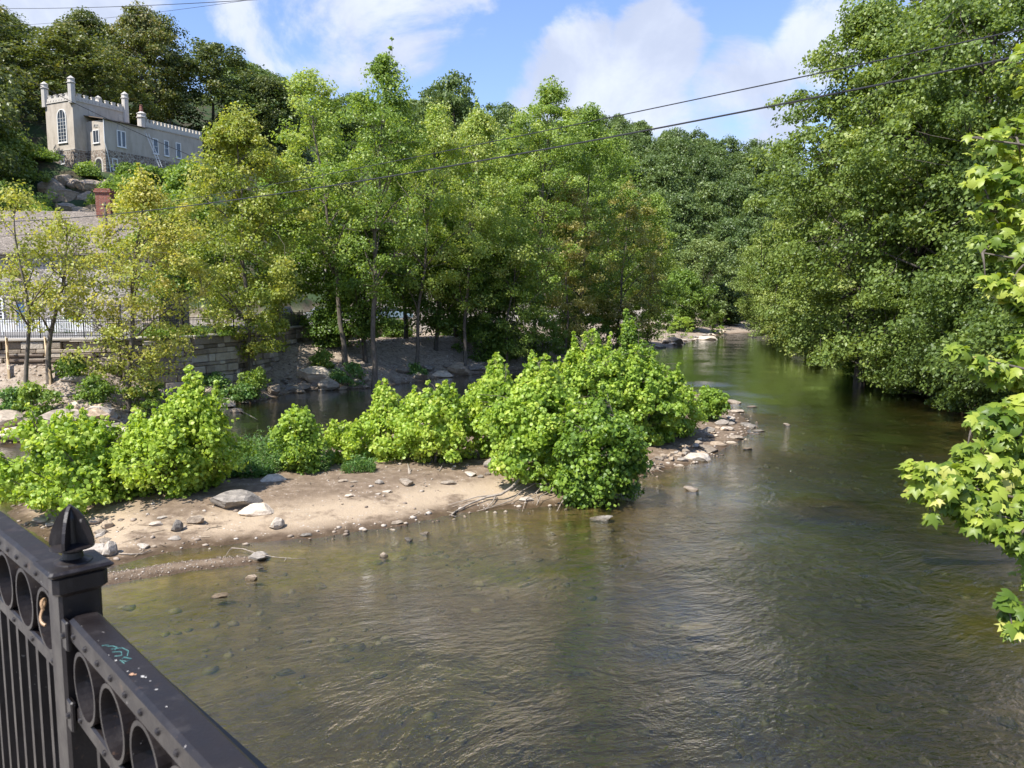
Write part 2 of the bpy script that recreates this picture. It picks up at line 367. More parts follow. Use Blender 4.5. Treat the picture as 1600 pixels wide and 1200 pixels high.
nA = t.noise(pos, .45, 6, .6); nB = t.noise(pos, 3.0, 6, .65); nC = t.noise(pos, 17, 5, .7)
vor = t.n('ShaderNodeTexVoronoi', {'Vector': pos, 'Scale': 3.2, 'Randomness': 1.0})
vc = t.n('ShaderNodeSeparateColor', {0: vor.outputs['Color']}).outputs[0]
bed = t.ramp(t.math('ADD', t.math('MULTIPLY', nA, .5), t.math('MULTIPLY', nB, .5)), [(.3, (.10, .066, .028)), (.46, (.235, .152, .060)), (.56, (.34, .225, .092)), (.72, (.46, .325, .16))])
bed = t.mix(t.math('MULTIPLY', vc, .30), bed, (.07, .05, .03))
sand = t.mix(t.mr(nB, .35, .65), (.145, .103, .067), (.215, .158, .107))
dry = t.mix(nC, (.33, .25, .165), (.41, .32, .22))
ft = t.math('MULTIPLY', A('sandbar'), t.mr(t.math('ADD', nA, t.math('MULTIPLY', nB, .3)), .50, .66))
sand = t.mix(ft, sand, dry)
peb = t.mr(t.n('ShaderNodeTexVoronoi', {'Vector': pos, 'Scale': 9.0}).outputs['Distance'], .18, .32, 1, 0)
sand = t.mix(t.math('MULTIPLY', peb, t.mr(nB, .5, .62)), sand, t.mix(vc, (.22, .18, .14), (.55, .5, .44)))
bank = t.mix(t.mr(nB, .35, .62), (.18, .13, .09), (.34, .275, .21)); bank = t.mix(t.mr(nC, .48, .7), bank, (.42, .365, .30))
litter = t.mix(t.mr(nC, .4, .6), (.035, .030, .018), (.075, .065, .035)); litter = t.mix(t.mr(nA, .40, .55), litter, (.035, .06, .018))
pave = t.mix(t.mr(nB, .3, .7), (.24, .21, .18), (.34, .30, .25))
col = t.mix(A('island'), t.mix(A('bank'), sand, bank), sand)
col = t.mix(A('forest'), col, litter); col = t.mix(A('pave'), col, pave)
zz = t.math('ADD', z, t.math('MULTIPLY', t.math('SUBTRACT', nB, .5), .06))
wet = t.mr(zz, .02, .11)
col = t.mix(wet, t.mix(1.0, col, (.50, .45, .38), 'MULTIPLY'), col)
col = t.mix(t.mr(z, -.06, .0), bed, col)
bmp = t.n('ShaderNodeBump', {'Strength': .9, 'Distance': .06, 'Height': t.math('ADD', nB, t.math('MULTIPLY', nC, .4))})
principled(t, out, color=col, rough=t.mr(wet, 0, 1, .45, .95), normal=bmp.outputs[0], spec=.3)
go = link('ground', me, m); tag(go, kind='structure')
def gz(x, y): return float(terrain(np.array([[x, y]], float))[0][0])
_ds = np.concatenate([np.arange(6, 60, .08), np.arange(60, 160, .3), np.arange(160, 420, 1.0)])
def GT(px, py, up=0.0):
    'first point where the line of sight meets the ground or the water'
    r = ray(px, py); P = np.column_stack([r.x/r.y*_ds, _ds]); zr_ = CAMZ+r.z/r.y*_ds
    h = np.maximum(terrain(P)[0], 0)+up; k = np.nonzero(zr_ <= h)[0]; k = k[0] if len(k) else len(_ds)-1
    return Vector((P[k, 0], P[k, 1], float(h[k])))
def gzs(P): return terrain(np.asarray(P, float))[0]

# ---------------------------------------------------------------- water
m, t, out = newmat('river_water')
geo = t.n('ShaderNodeNewGeometry'); pos = geo.outputs['Position']; sep = t.n('ShaderNodeSeparateXYZ', {0: pos})
wn = t.n('ShaderNodeTexNoise', {'Vector': pos, 'Scale': .16, 'Detail': 2})
wv = t.n('ShaderNodeVectorMath', {0: pos, 1: t.n('ShaderNodeVectorMath', {0: wn.outputs['Color'], 'Scale': 3.5}, operation='SCALE').outputs[0]}, operation='ADD').outputs[0]
rot = t.n('ShaderNodeMapping', {'Vector': wv, 'Rotation': (0, 0, R(-28)), 'Scale': (1.0, 1.0, 1)}).outputs[0]
r1 = t.noise(t.vscale(rot, (1.0, 1.7, 1)), 1.3, 3, .5, .3)
r2 = t.noise(t.vscale(rot, (1.0, 1.6, 1)), 4.6, 4, .62, .25)
r3 = t.noise(t.vscale(rot, (1.0, 1.25, 1)), 14.0, 3, .55, .1)
hgt = t.math('ADD', t.math('MULTIPLY', r1, .13), t.math('ADD', t.math('MULTIPLY', r2, .082), t.math('MULTIPLY', r3, .022)))
def gau(px, py, r, k):
    c = G(px, py); d = t.n('ShaderNodeVectorMath', {0: pos, 1: tuple(c)}, operation='DISTANCE').outputs['Value']
    return t.math('MULTIPLY', t.mr(d, 0, r, 1, 0), k)
calm = t.mr(sep.outputs[1], 30, 62, 1.0, .14)
calm = t.math('MULTIPLY', calm, t.mr(t.noise(pos, .22, 3, .55), .3, .62, .35, 1.1))
lft = t.mr(t.math('ADD', sep.outputs[0], t.math('MULTIPLY', sep.outputs[1], .42)), -1.5, 6.5, .22, 1.0)
calm = t.math('MULTIPLY', calm, lft)
amp = calm
for g_ in ((1290, 795, 2.2, 4.0), (1210, 715, 4.0, 1.3), (1170, 655, 4.0, 1.5), (1240, 735, 3.5, 1.0), (1100, 600, 3, .6)): amp = t.math('ADD', amp, gau(*g_))
hgt = t.math('MULTIPLY', hgt, t.math('MULTIPLY', amp, 1.0))
bp = t.n('ShaderNodeBump', {'Strength': 1.0, 'Distance': 1.0, 'Height': hgt})
fr = t.n('ShaderNodeFresnel', {'IOR': 1.33, 'Normal': bp.outputs[0]})
gl = t.n('ShaderNodeBsdfGlossy', {'Color': (.92, .96, 1, 1), 'Roughness': .035, 'Normal': bp.outputs[0]})
tr = t.n('ShaderNodeBsdfTransparent', {'Color': (.92, .93, .88, 1)})
di = t.n('ShaderNodeBsdfDiffuse', {'Color': (.10, .10, .06, 1)})
m1 = t.n('ShaderNodeMixShader', {0: .02, 1: tr.outputs[0], 2: di.outputs[0]})
m2 = t.n('ShaderNodeMixShader', {0: t.math('MULTIPLY', fr.outputs[0], 2.2, clamp=True), 1: m1.outputs[0], 2: gl.outputs[0]})
t.nt.links.new(m2.outputs[0], out.inputs[0])
va = t.n('ShaderNodeVolumeAbsorption', {'Color': (.52, .55, .34, 1), 'Density': 2.1})
t.nt.links.new(va.outputs[0], out.inputs['Volume'])
mb = MB(); mb.add([(-160, -30, 0), (330, -30, 0), (330, 330, 0), (-160, 330, 0)], [(0, 1, 2, 3)])
tag(mb.build('river_water', m), kind='structure')

# ---------------------------------------------------------------- rocks
import bmesh
def rock_mesh(seed, flat=.6, sub=3, cuts=20):
    rng = np.random.RandomState(seed)
    bm = bmesh.new(); bmesh.ops.create_icosphere(bm, subdivisions=sub, radius=1)
    V = np.array([v.co[:] for v in bm.verts])
    for _ in range(cuts):
        n = rng.normal(size=3); n /= np.linalg.norm(n); o = rng.uniform(.46, .84)
        d = V@n-o; V = V-np.where(d > 0, d*.97, 0)[:, None]*n
    V *= np.array([1, rng.uniform(.62, .85), flat*rng.uniform(.85, 1.1)])
    V += (rng.rand(*V.shape)-.5)*.035
    V /= np.abs(V[:, 0]).max()
    for v, c in zip(bm.verts, V): v.co = c
    me = bpy.data.meshes.new('rock'); bm.to_mesh(me); bm.free(); return me
RM = [rock_mesh(i, f) for i, f in enumerate((.5, .6, .42, .7, .35, .55, .3, .65))]
RV = [(np.array([v.co[:] for v in q.vertices])) for q in RM]
for q in RM: q.materials.append(ROCK)
def rock(px, py, wpx, label, k=0, mat=None, hz=1.0, rz=None, z=None, sink=None, group=None, name='rock', cat='rock', tilt=0, sy=1.0):
    g = GT(px, py) if z is None else G(px, py, z)
    d = math.hypot(g.x, g.y); s = wpx/2/1230*d*1.04
    o = bpy.data.objects.new(name, RM[k % 8]); C.objects.link(o)
    sink = sink if sink is not None else (.18 if g.z > .06 else .42)
    zh = RV[k % 8][:, 2].max()*s*hz
    o.location = (g.x, g.y, g.z+zh*(1-2*sink)); o.scale = (s, s*sy, s*hz); o.rotation_euler = (R(tilt), R(tilt*.5), R(rz if rz is not None else (k*47) % 40-20))
    if mat: o.material_slots[0].link = 'OBJECT'; o.material_slots[0].material = mat
    return tag(o, label, cat, group)
rocks = [
 (366, 790, 68, 'large grey flat-topped boulder on the sand below the second bush', 0, ROCKG, .72, -8),
 (401, 799, 52, 'pale flat boulder touching the large grey boulder on the sand', 4, ROCKW, 1.0, 5),
 (309, 818, 32, 'rounded tan rock on the sand left of the two big boulders', 5, ROCK, .9, 0),
 (277, 830, 20, 'grey upright pointed stone on the sand above the water edge', 3, ROCKG, 1.6, 60),
 (243, 822, 19, 'small pale flat stone left of the pointed grey stone', 6, ROCKW, .9, 10),
 (253, 810, 16, 'thin pale stone slab lying on the sand near the left bush', 6, ROCKW, .5, 30),
 (273, 842, 18, 'small pale stone just below the pointed grey stone', 4, ROCKW, .9, 0),
 (225, 856, 18, 'small buff stone at the water edge right of the railing finial', 1, ROCKW, .9, 20),
 (241, 855, 9, 'tiny pale pebble beside the buff stone near the finial', 5, ROCKW, .9, 20),
 (149, 862, 46, 'broad buff rock partly hidden behind the railing finial', 4, ROCKW, .9, 10),
 (173, 868, 26, 'tall pale rounded rock right of the railing post at the waterline', 3, ROCKW, 1.5, 80),
 (120, 858, 40, 'low tan rock behind the railing finial', 6, ROCK, .9, 0),
 (427, 750, 40, 'pale grey slab tilted on the sand beside the weeds', 4, ROCKW, .9, 20),
 (433, 826, 26, 'pale pointed rock at the edge of the light sand ridge', 3, ROCKW, 1.2, 50),
 (478, 838, 20, 'flat grey stone at the waterline right of the pale pointed rock', 6, ROCKG, .7, 0),
 (404, 874, 32, 'pink-grey rock at the tip of the gravel spit', 0, ROCKW, .9, 10),
 (406, 889, 13, 'small dark wet stone between the two rocks off the spit', 6, ROCKG, .8, 0),
 (395, 905, 23, 'rounded tan rock standing in the shallow water below the spit', 5, ROCK, 1.1, 0),
 (344, 933, 28, 'flat brown stone slab awash in the shallow water', 6, ROCK, .6, 5),
 (621, 818, 24, 'flat tan stone slab at the waterline of the light sand ridge', 6, ROCK, .7, 20),
 (639, 845, 15, 'small grey stone in the water below the sand ridge', 1, ROCKG, .9, 0),
 (663, 834, 16, 'small dark mossy stone in the water below the sand ridge', 2, ROCKG, .9, 0),
 (599, 870, 15, 'small pointed reddish stone alone in the shallows', 3, ROCK, 1.2, 0),
 (940, 811, 38, 'low dark-rimmed rock in the water right of the big bush', 2, ROCKG, .6, 0),
 (636, 758, 24, 'squat brown rock in the middle of the sand flat', 1, ROCK, 1.0, 0),
 (592, 757, 15, 'small pale blue-grey stone left of the squat brown rock', 3, ROCKW, .9, 0),
 (605, 769, 15, 'small light stone below the blue-grey stone', 2, ROCKW, .8, 0),
 (591, 773, 9, 'tiny light stone left of the small light stone', 2, ROCKW, .8, 0),
 (545, 777, 15, 'small oval pale stone on the ridge top', 6, ROCKW, .8, 20),
 (536, 753, 18, 'low tan stone in the sand near the weeds', 6, ROCK, .7, 0),
 (553, 754, 13, 'thin tan stone right of the low tan stone', 6, ROCK, .6, 0),
 (700, 756, 26, 'thin brown slab on the sand near the big bush', 6, ROCK, .6, 0),
 (766, 730, 26, 'pale boulder in the shade at the foot of the bushes', 3, ROCKW, 1.0, 0),
 (736, 744, 20, 'cream stone left of the pale shaded boulder', 1, ROCKW, .8, 0),
 (752, 747, 12, 'small cream round stone below the pale shaded boulder', 5, ROCKW, .9, 0),
 (763, 742, 12, 'small yellowish stone next to the cream round stone', 5, ROCK, .9, 0),
 (822, 782, 26, 'flat pale stone under the driftwood branch', 6, ROCKW, .6, 0),
 (1081, 766, 26, 'tan rock alone in the river below the cobble point', 1, ROCK, .8, 0),
 (1089, 718, 44, 'long pale sloping slab on the cobble point at the water edge', 6, ROCKW, 1.2, -38),
 (1062, 730, 18, 'round buff cobble left of the long pale slab', 5, ROCKW, .9, 0),
 (1066, 720, 20, 'flat cream cobble tucked behind the long pale slab', 6, ROCKW, .9, 0),
 (1108, 704, 32, 'grey-buff angular rock above the long pale slab', 1, ROCK, .9, -20),
 (1093, 708, 24, 'low tan rock between the slab and the grey-buff rock', 4, ROCK, .7, 0),
 (1120, 694, 28, 'dark-based flat rock at the cobble edge', 4, ROCK, .6, 0),
 (1142, 692, 22, 'pale flat rock at the water edge of the cobble point', 4, ROCKW, .6, 0),
 (1150, 685, 26, 'tan wedge rock reaching into the water', 6, ROCK, .9, -20),
 (1109, 676, 24, 'pale pink domed cobble below the end bush', 5, ROCKW, .9, 0),
 (1130, 664, 26, 'rounded pinkish boulder at the end bush', 5, ROCKW, .8, 0),
 (1143, 664, 15, 'small buff cobble right of the pinkish boulder', 5, ROCKW, .8, 0),
 (1142, 655, 16, 'cream cobble above the small buff cobble', 1, ROCKW, .8, 0),
 (1152, 644, 26, 'flat grey slab at the tip of the gravel bar', 6, ROCKG, .8, -20),
 (1148, 630, 24, 'brown rock upstream of the gravel bar tip', 1, ROCK, .8, 0),
 (1175, 636, 18, 'thin tan rock awash right of the brown upstream rock', 6, ROCK, .5, 0),
 (1170, 667, 26, 'dark brown rock in the riffle', 1, ROCKG, .9, 0),
 (1185, 674, 22, 'low dark rock awash right of the riffle rock', 6, ROCKG, .5, 0),
 (1180, 678, 16, 'small tan stone awash in the riffle', 2, ROCK, .5, 0),
 (1230, 664, 12, 'tiny tan stone standing alone in mid river', 1, ROCK, .8, 0),
 (1168, 701, 16, 'orange-tan flat stone in the water off the gravel bar', 6, ROCK, .6, 0),
]
for r in rocks: rock(r[0], r[1], r[2], r[3], r[4], r[5], r[6], r[7])
rr = random.Random(4)
for i in range(40):     # loose cobbles of the point
    f = rr.random(); x = 1010+f*135; y = 738-f*72+rr.uniform(-10, 4); rock(x, y, rr.uniform(8, 17), 'rounded cobble among the loose stones of the point below the end bushes', rr.randrange(8), rr.choice([ROCK, ROCKW, ROCK]), .8, rr.uniform(0, 90), group='cobbles of the gravel point', name='cobble', cat='cobble')
for i in range(16):
    rock(rr.uniform(60, 175), rr.uniform(815, 870), rr.uniform(8, 22), 'rounded cobble piled at the left end of the sand bar', rr.randrange(8), rr.choice([ROCK, ROCKW, ROCK]), .8, rr.uniform(0, 90), group='cobbles at the left end of the bar', name='cobble', cat='cobble')
# left bank rocks
LB = [(150, 640, 62, 'broad tan slab on the left bank above the dark channel', 4), (100, 668, 70, 'wide brown boulder leaning on the left bank waterline', 0), (135, 632, 46, 'flat light boulder between the thin trunk and the yellow tree', 4), (160, 652, 50, 'rounded brown boulder right above the first bush', 5), (148, 664, 36, 'blue-grey stone on the channel edge behind the first bush', 2), (20, 660, 50, 'squarish brown boulder at the left edge of the photo', 1), (48, 668, 34, 'angular brown boulder second from the photo left edge on the channel', 3), (30, 682, 60, 'long dark rock lowest at the left channel edge', 6), (245, 632, 60, 'big smooth tan boulder right of the yellow tree trunk', 5), (265, 618, 36, 'pale rounded boulder behind the big smooth one', 3), (310, 600, 30, 'white-grey boulder below the retaining wall', 1), (120, 592, 40, 'dark charred looking log-shaped rock below the wall', 6), (330, 612, 34, 'pale angular boulder on the bank slope', 1), (350, 628, 44, 'grey slab near the dark shrub on the bank', 4), (372, 640, 24, 'small light cobble cluster stone by the channel', 5), (492, 592, 52, 'large tan boulder with a sharp crest on the left bank', 0), (476, 606, 28, 'pink rounded boulder left of the crested boulder', 5), (512, 604, 36, 'dark brown wedge boulder right of the crested boulder', 3), (655, 587, 30, 'squared grey stone block at the channel under the trees', 1), (690, 583, 36, 'flat grey block beside the squared block under the trees', 4), (715, 580, 34, 'long brown block leaning into the shaded channel', 0), (745, 577, 30, 'dark boulder in the shade of the tree row', 5), (630, 580, 26, 'pale boulder at the foot of the leaning trunk', 3), (1105, 527, 34, 'flat sunlit ledge on the far left shore', 6), (1050, 533, 40, 'broad sunlit gravel ledge on the far left shore', 6)]
for i, (x, y, wd, lab, k) in enumerate(LB): rock(x, y+4, wd, lab, k, [ROCK, ROCKG, ROCK, ROCKW][i % 4], .95, (i*37) % 60-30)
for i in range(110):
    f = rr.random(); j = rr.random()
    x = -5+f*760; yb = np.interp(x, [0, 200, 330, 480, 590, 700, 800], [690, 680, 640, 612, 607, 590, 580]); y = yb-j*np.interp(x, [0, 300, 760], [55, 36, 14])
    if 520 < x < 640 and j > .5: continue
    rock(x, y, rr.uniform(7, 24), 'angular grey-brown bank stone scattered between the left channel and the wall', rr.randrange(8), rr.choice([ROCK, ROCKG, ROCK, ROCKW]), .9, rr.uniform(-60, 60), group='stones scattered on the left bank', name='bank_stone', cat='stone')
for i in range(34):
    x = rr.uniform(1000, 1135); y = np.interp(x, [1000, 1050, 1095, 1135], [549, 541, 530, 523])-rr.uniform(0, 5)
    rock(x, y, rr.uniform(5, 16), 'sunlit flat stone of the far left shore ledge', rr.randrange(8), ROCKW, .6, rr.uniform(-60, 60), group='stones on the far left shore', name='bank_stone', cat='stone')
for i in range(46):
    x = rr.uniform(1200, 1600); y = np.interp(x, [1200, 1235, 1290, 1340, 1400, 1500, 1600], [518, 523, 543, 567, 598, 637, 688])-rr.uniform(-2, 6)
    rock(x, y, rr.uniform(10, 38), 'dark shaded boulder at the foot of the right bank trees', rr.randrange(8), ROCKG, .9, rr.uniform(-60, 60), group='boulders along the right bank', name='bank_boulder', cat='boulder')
# submerged rocks seen through the water
for x, y, wd, lab in ((1090, 990, 70, 'pale yellowish rock lying under the water in mid river'), (665, 1055, 30, 'small pale submerged rock near the railing side'), (757, 994, 18, 'tiny pale submerged stone left of mid river'), (1290, 795, 60, 'submerged boulder making the riffle right of centre'), (1530, 870, 190, 'long tan submerged ledge under the right branches')):
    g = G(x, y, -.3); d = math.hypot(g.x, g.y); o = bpy.data.objects.new('submerged_rock', RM[6]); C.objects.link(o); s = wd/2/1230*d
    o.scale = (s, s*.6, s*.35 if s < 1 else .3); o.location = (g.x, g.y, -.10-RV[6][:, 2].max()*o.scale.z); tag(o, lab, 'rock')
    o.material_slots[0].link = 'OBJECT'; o.material_slots[0].material = ROCKW if x < 1200 else ROCK
# gravel: small stones nobody could count
LOW = rock_mesh(31, .6, 1, 5); LV = np.array([v.co[:] for v in LOW.vertices]); LF = np.array([list(p.vertices) for p in LOW.polygons])
def scatter(name, pts, sizes, mat, seed):
    rng = np.random.RandomState(seed); n = len(pts); a = rng.rand(n)*6.28; c, s = np.cos(a), np.sin(a)
    V = LV[None]*sizes[:, None, None]*np.array([1, 1, .8])*(1+.4*(rng.rand(n, 1, 3)-.5))
    X = V[..., 0]*c[:, None]-V[..., 1]*s[:, None]; Y = V[..., 0]*s[:, None]+V[..., 1]*c[:, None]
    V = np.stack([X, Y, V[..., 2]], -1)+pts[:, None, :]
    F = (LF[None]+np.arange(n)[:, None, None]*len(LV)).reshape(-1, 3)
    me = npmesh(name, V.reshape(-1, 3), F, tint=np.repeat(rng.rand(n), len(LV)))
    return tag(link(name, me, mat), kind='stuff')
m, t, out = newmat('gravel_mixed')
tn = t.n('ShaderNodeAttribute', attribute_name='tint').outputs['Fac']
z = t.n('ShaderNodeSeparateXYZ', {0: t.n('ShaderNodeNewGeometry').outputs['Position']}).outputs[2]
gc = t.ramp(tn, [(0, (.13, .10, .075)), (.4, (.27, .21, .155)), (.75, (.36, .30, .235)), (1, (.46, .41, .35))])
gc = t.mix(t.mr(z, .0, .05), t.mix(1.0, gc, (.45, .4, .3), 'MULTIPLY'), gc)
principled(t, out, color=gc, rough=.8)
rng = np.random.RandomState(8)
cand = np.column_stack([rng.uniform(-30, 22, 60000), rng.uniform(19, 80, 60000)])
h_, dI_, dL_, dR_, dW_, dF_, dS_ = terrain(cand)
pn = vnoise(cand[:, 0], cand[:, 1], .35)+.5*vnoise(cand[:, 0], cand[:, 1], 1.1, 1)
dens = np.where((dI_ > -.4) & (dI_ < 9), np.clip(pn*2+.2, 0.05, 1)*np.where(cand[:, 0] > 3, 1.0, .5), 0)+np.where((dL_ > -1) & (dW_ < 0) & (h_ > -.2), .75, 0)+np.where((dI_ > -.6) & (dI_ < .6), .3, 0)
dens = np.where((dI_ > .4) & (cand[:, 1] < 30) & (cand[:, 0] < 0), dens*.45, dens)
k = rng.rand(len(cand)) < dens
pts = np.column_stack([cand[k], h_[k]+.01]); scatter('gravel', pts, .025+.10*rng.rand(k.sum())**2.5, m, 3)
k = (dS_ > -.15); c2 = np.column_stack([rng.uniform(-13, -5, 9000), rng.uniform(18, 24, 9000)]); a_ = terrain(c2); k = a_[6] > -.12
scatter('spit_gravel', np.column_stack([c2[k], a_[0][k]+.005]), (.010+.030*rng.rand(k.sum())**4), m, 5)
m2_, t, out = newmat('bed_stones')
tn = t.n('ShaderNodeAttribute', attribute_name='tint').outputs['Fac']
principled(t, out, color=t.ramp(tn, [(0, (.09, .07, .04)), (.4, (.17, .13, .07)), (.8, (.26, .195, .11)), (1, (.42, .34, .22))]), rough=.7)
c3 = np.column_stack([rng.uniform(-16, 24, 12000), rng.uniform(9, 50, 12000)]); a_ = terrain(c3); k = (a_[0] < -.15) & (vnoise(c3[:, 0], c3[:, 1], .33) > .02)
scatter('riverbed_stones', np.column_stack([c3[k], a_[0][k]]), .03+.20*rng.rand(k.sum())**6, m2_, 6)
# twigs, bark scraps and dead leaves washed onto the bar: nobody could count them
m, t, out = newmat('flood_debris'); tn = t.n('ShaderNodeAttribute', attribute_name='tint').outputs['Fac']
principled(t, out, color=t.ramp(tn, [(0, (.05, .035, .022)), (.5, (.16, .11, .07)), (1, (.42, .34, .24))]), rough=.9)
rng = np.random.RandomState(19); cd = np.column_stack([rng.uniform(-22, 20, 26000), rng.uniform(20, 46, 26000)]); q = terrain(cd)
k = (q[1] > .1) & (rng.rand(len(cd)) < np.clip(.05+.9*(vnoise(cd[:, 0], cd[:, 1], .8)+.5*vnoise(cd[:, 0], cd[:, 1], 2.3, 1)), 0.02, .6))
cd = cd[k]; z_ = q[0][k]; n = len(cd); an = rng.rand(n)*6.28; L_ = .03+.22*rng.rand(n)**4; W_ = .008+.012*rng.rand(n)
ux, uy = np.cos(an), np.sin(an); V = np.zeros((n, 4, 3))
for q4, (s1, s2, zz) in enumerate(((-1, -1, .004), (1, -1, .012), (1, 1, .016), (-1, 1, .006))):
    V[:, q4, 0] = cd[:, 0]+ux*L_*s1-uy*W_*s2; V[:, q4, 1] = cd[:, 1]+uy*L_*s1+ux*W_*s2; V[:, q4, 2] = z_+zz+.01
tag(link('flood_debris', npmesh('flood_debris', V.reshape(-1, 3), np.arange(n*4).reshape(-1, 4), tint=np.repeat(rng.rand(n), 4)), m), kind='stuff')
# ---------------------------------------------------------------- structures on the left bank
UP = Vector((0, 0, 1))
class Wall:
    def __init__(s, p0, a):
        s.p = Vector((p0[0], p0[1], 0)); s.a = Vector((a[0], a[1], 0)).normalized(); s.n = Vector((s.a.y, -s.a.x, 0))
        if s.n.dot(-s.p) < 0: s.n = -s.n
    def loc(s, px, py):
        r = ray(px, py); k = s.p.dot(s.n)/(r.x*s.n.x+r.y*s.n.y); q = Vector((r.x*k, r.y*k, 0))
        return (q-s.p).dot(s.a), CAMZ+r.z*k
    def pt(s, t_, z, o=0.0): return s.p+s.a*t_+s.n*o+UP*z
    def box(s, mb, t0, t1, z0, z1, o0, o1, mi=0):
        mb.box(s.pt((t0+t1)/2, (z0+z1)/2, (o0+o1)/2), (abs(t1-t0), abs(o1-o0), abs(z1-z0)), mi, (s.a, s.n, UP))
def window(root, W, t0, t1, z0, z1, cols=2, rows=1, fw=.10, arch=0.0, label=None, frame=None, mull=.045):
    """window part (frame, mullions, sill) with its pane as a sub-part"""
    mb = MB(); gm = MB(); tc = (t0+t1)/2; hw = (t1-t0)/2
    if arch:
        zs = z1-arch
        out_ = [(t0, z0), (t1, z0), (t1, zs)]+[(tc+hw*math.cos(a)*1.0, zs+arch*math.sin(a)**.8) for a in np.linspace(.15, math.pi-.15, 9)]+[(t0, zs)]
        inn = [(tc+(x-tc)*(1-fw/hw), z0+fw+(z-z0)*(1-2*fw/(z1-z0))) for x, z in out_]
        gm.prism([W.pt(x, z, .02) for x, z in inn], W.n*.02)
        n = len(out_)
        for i in range(n):
            j = (i+1) % n; q = [out_[i], out_[j], inn[j], inn[i]]
            mb.prism([W.pt(x, z, .01) for x, z in q], W.n*.08)
        for c in range(1, cols):
            x = t0+fw+(t1-t0-2*fw)*c/cols; W.box(mb, x-mull/2, x+mull/2, z0+fw, zs+arch*(.75 if cols == 3 else .9), .045, .075)
        for r in range(1, rows):
            z = z0+(zs+arch*.3-z0)*r/rows; W.box(mb, t0+fw, t1-fw, z-mull/3, z+mull/3, .042, .068)
    else:
        W.box(gm, t0+fw*.6, t1-fw*.6, z0+fw*.6, z1-fw*.6, .015, .04)
        W.box(mb, t0, t0+fw, z0, z1, .01, .09); W.box(mb, t1-fw, t1, z0, z1, .01, .09)
        W.box(mb, t0+fw, t1-fw, z1-fw, z1, .01, .09); W.box(mb, t0+fw, t1-fw, z0, z0+fw, .01, .09)
        for c in range(1, cols):
            x = t0+fw+(t1-t0-2*fw)*c/cols; W.box(mb, x-mull/2, x+mull/2, z0+fw, z1-fw, .045, .075)
        for r in range(1, rows):
            z = z0+fw+(z1-z0-2*fw)*r/rows; W.box(mb, t0+fw, t1-fw, z-mull/2, z+mull/2, .042, .072)
    W.box(mb, t0-.06, t1+.06, z0-.07, z0-.003, .01, .16)
    o = mb.build('window', frame or WHITE, root); gm.build('pane', GLASS, o)
    if label: o['label'] = label
    return o
# --- castle ---
ca = (.44, .90); cb = Vector((.90, -.44, 0)).normalized()
c0 = D(119.4, 269, 103)
WS = Wall(c0, ca)                       # tower side, runs away from the viewer
WF = Wall(c0, (-.90, .44))              # tower front, runs to the left
castle = thing('castle_house', 'small stucco castle with battlements and a stone base on the hillside', 'castle', (c0.x, c0.y, c0.z-.6))
fw_ = WF.loc(76.5, 260)[0]; zst = WS.loc(119.4, 80+766/5)[1]; ztop = WS.loc(119.4, 80+382/5)[1]; zpar = WS.loc(119.4, 80+335/5)[1]
tl = WS.loc(198, 190)[0]; zb = c0.z-1.2
t1 = WS.loc(137.5, 240)[0]
# wing front plane
Wf2 = Wall(WS.pt(t1, 0), (.90, -.44)); ww = Wf2.loc(164.6, 240)[0]
Ws2 = Wall(Wf2.pt(ww, 0), ca); zroof = Ws2.loc(164.6, 80+527/5)[1]
ta = Ws2.loc(228.5, 210)[0]; tb = Ws2.loc(318, 260)[0]
st = MB(); sb = MB()
WS.box(st, 0, tl, zst, ztop, 0, -fw_)
WS.box(sb, -.06, tl, zb, zst-.003, .06, -fw_-.06)
Ws2.box(st, 0, ta, zst, zroof-.15, 0, -ww-.01+.02); Ws2.box(st, ta+.003, tb, zst+.002, Ws2.loc(230, 200)[1], -.02, -ww-2.0)
Ws2.box(sb, -.06, tb, zb, zst-.006, .06, -ww-.5)
st.build('stucco_wall', STUCCO, castle); sb.build('stone_base', CSTONE, castle)
mb = MB(); WS.box(mb, -.08, tl, zst-.05, zst+.04, .09, .02); WF.box(mb, 0, fw_+.05, zst-.05, zst+.04, .09, .02); WF.box(mb, -.1, fw_+.1, ztop-.12, ztop+.02, .10, .0); WS.box(mb, -.1, tl, ztop-.12, ztop+.02, .10, .0)
mb.build('string_course', PARA, castle)
def parapet(mb, W, t0, t1, z0, z1, th=.25, n=None, corb=True):
    zm = z0+(z1-z0)*.62; W.box(mb, t0, t1, z0+.02, zm, .06, .06-th)
    L = t1-t0; n = n or max(3, round(L/1.0)); p = L/n
    for i in range(n):
        a = t0+p*(i+.25); W.box(mb, a, a+p*.5, zm, z1, .055, .055-th)
        W.box(mb, a-p*.04, a+p*.54, z1, z1+.09, .09, .02-th)
        if corb: W.box(mb, a+p*.05, a+p*.2, z0-.02+.05, z0+.22, .12, .058); W.box(mb, a+p*.5, a+p*.65, z0+.03, z0+.22, .12, .058)
mb = MB(); parapet(mb, WS, .5, tl-.4, ztop, zpar); parapet(mb, WF, .5, fw_-.5, ztop, zpar, n=4)
WB = Wall(WS.pt(tl, 0), (-.90, .44)); parapet(mb, WB, .4, fw_-.4, ztop, zpar, n=4)
z0p = Ws2.loc(232, 80+600/5)[1]; z1p = Ws2.loc(232, 80+545/5)[1]
parapet(mb, Ws2, ta, tb, z0p, z1p+.1, n=16)
mb.build('parapet', PARA, castle)
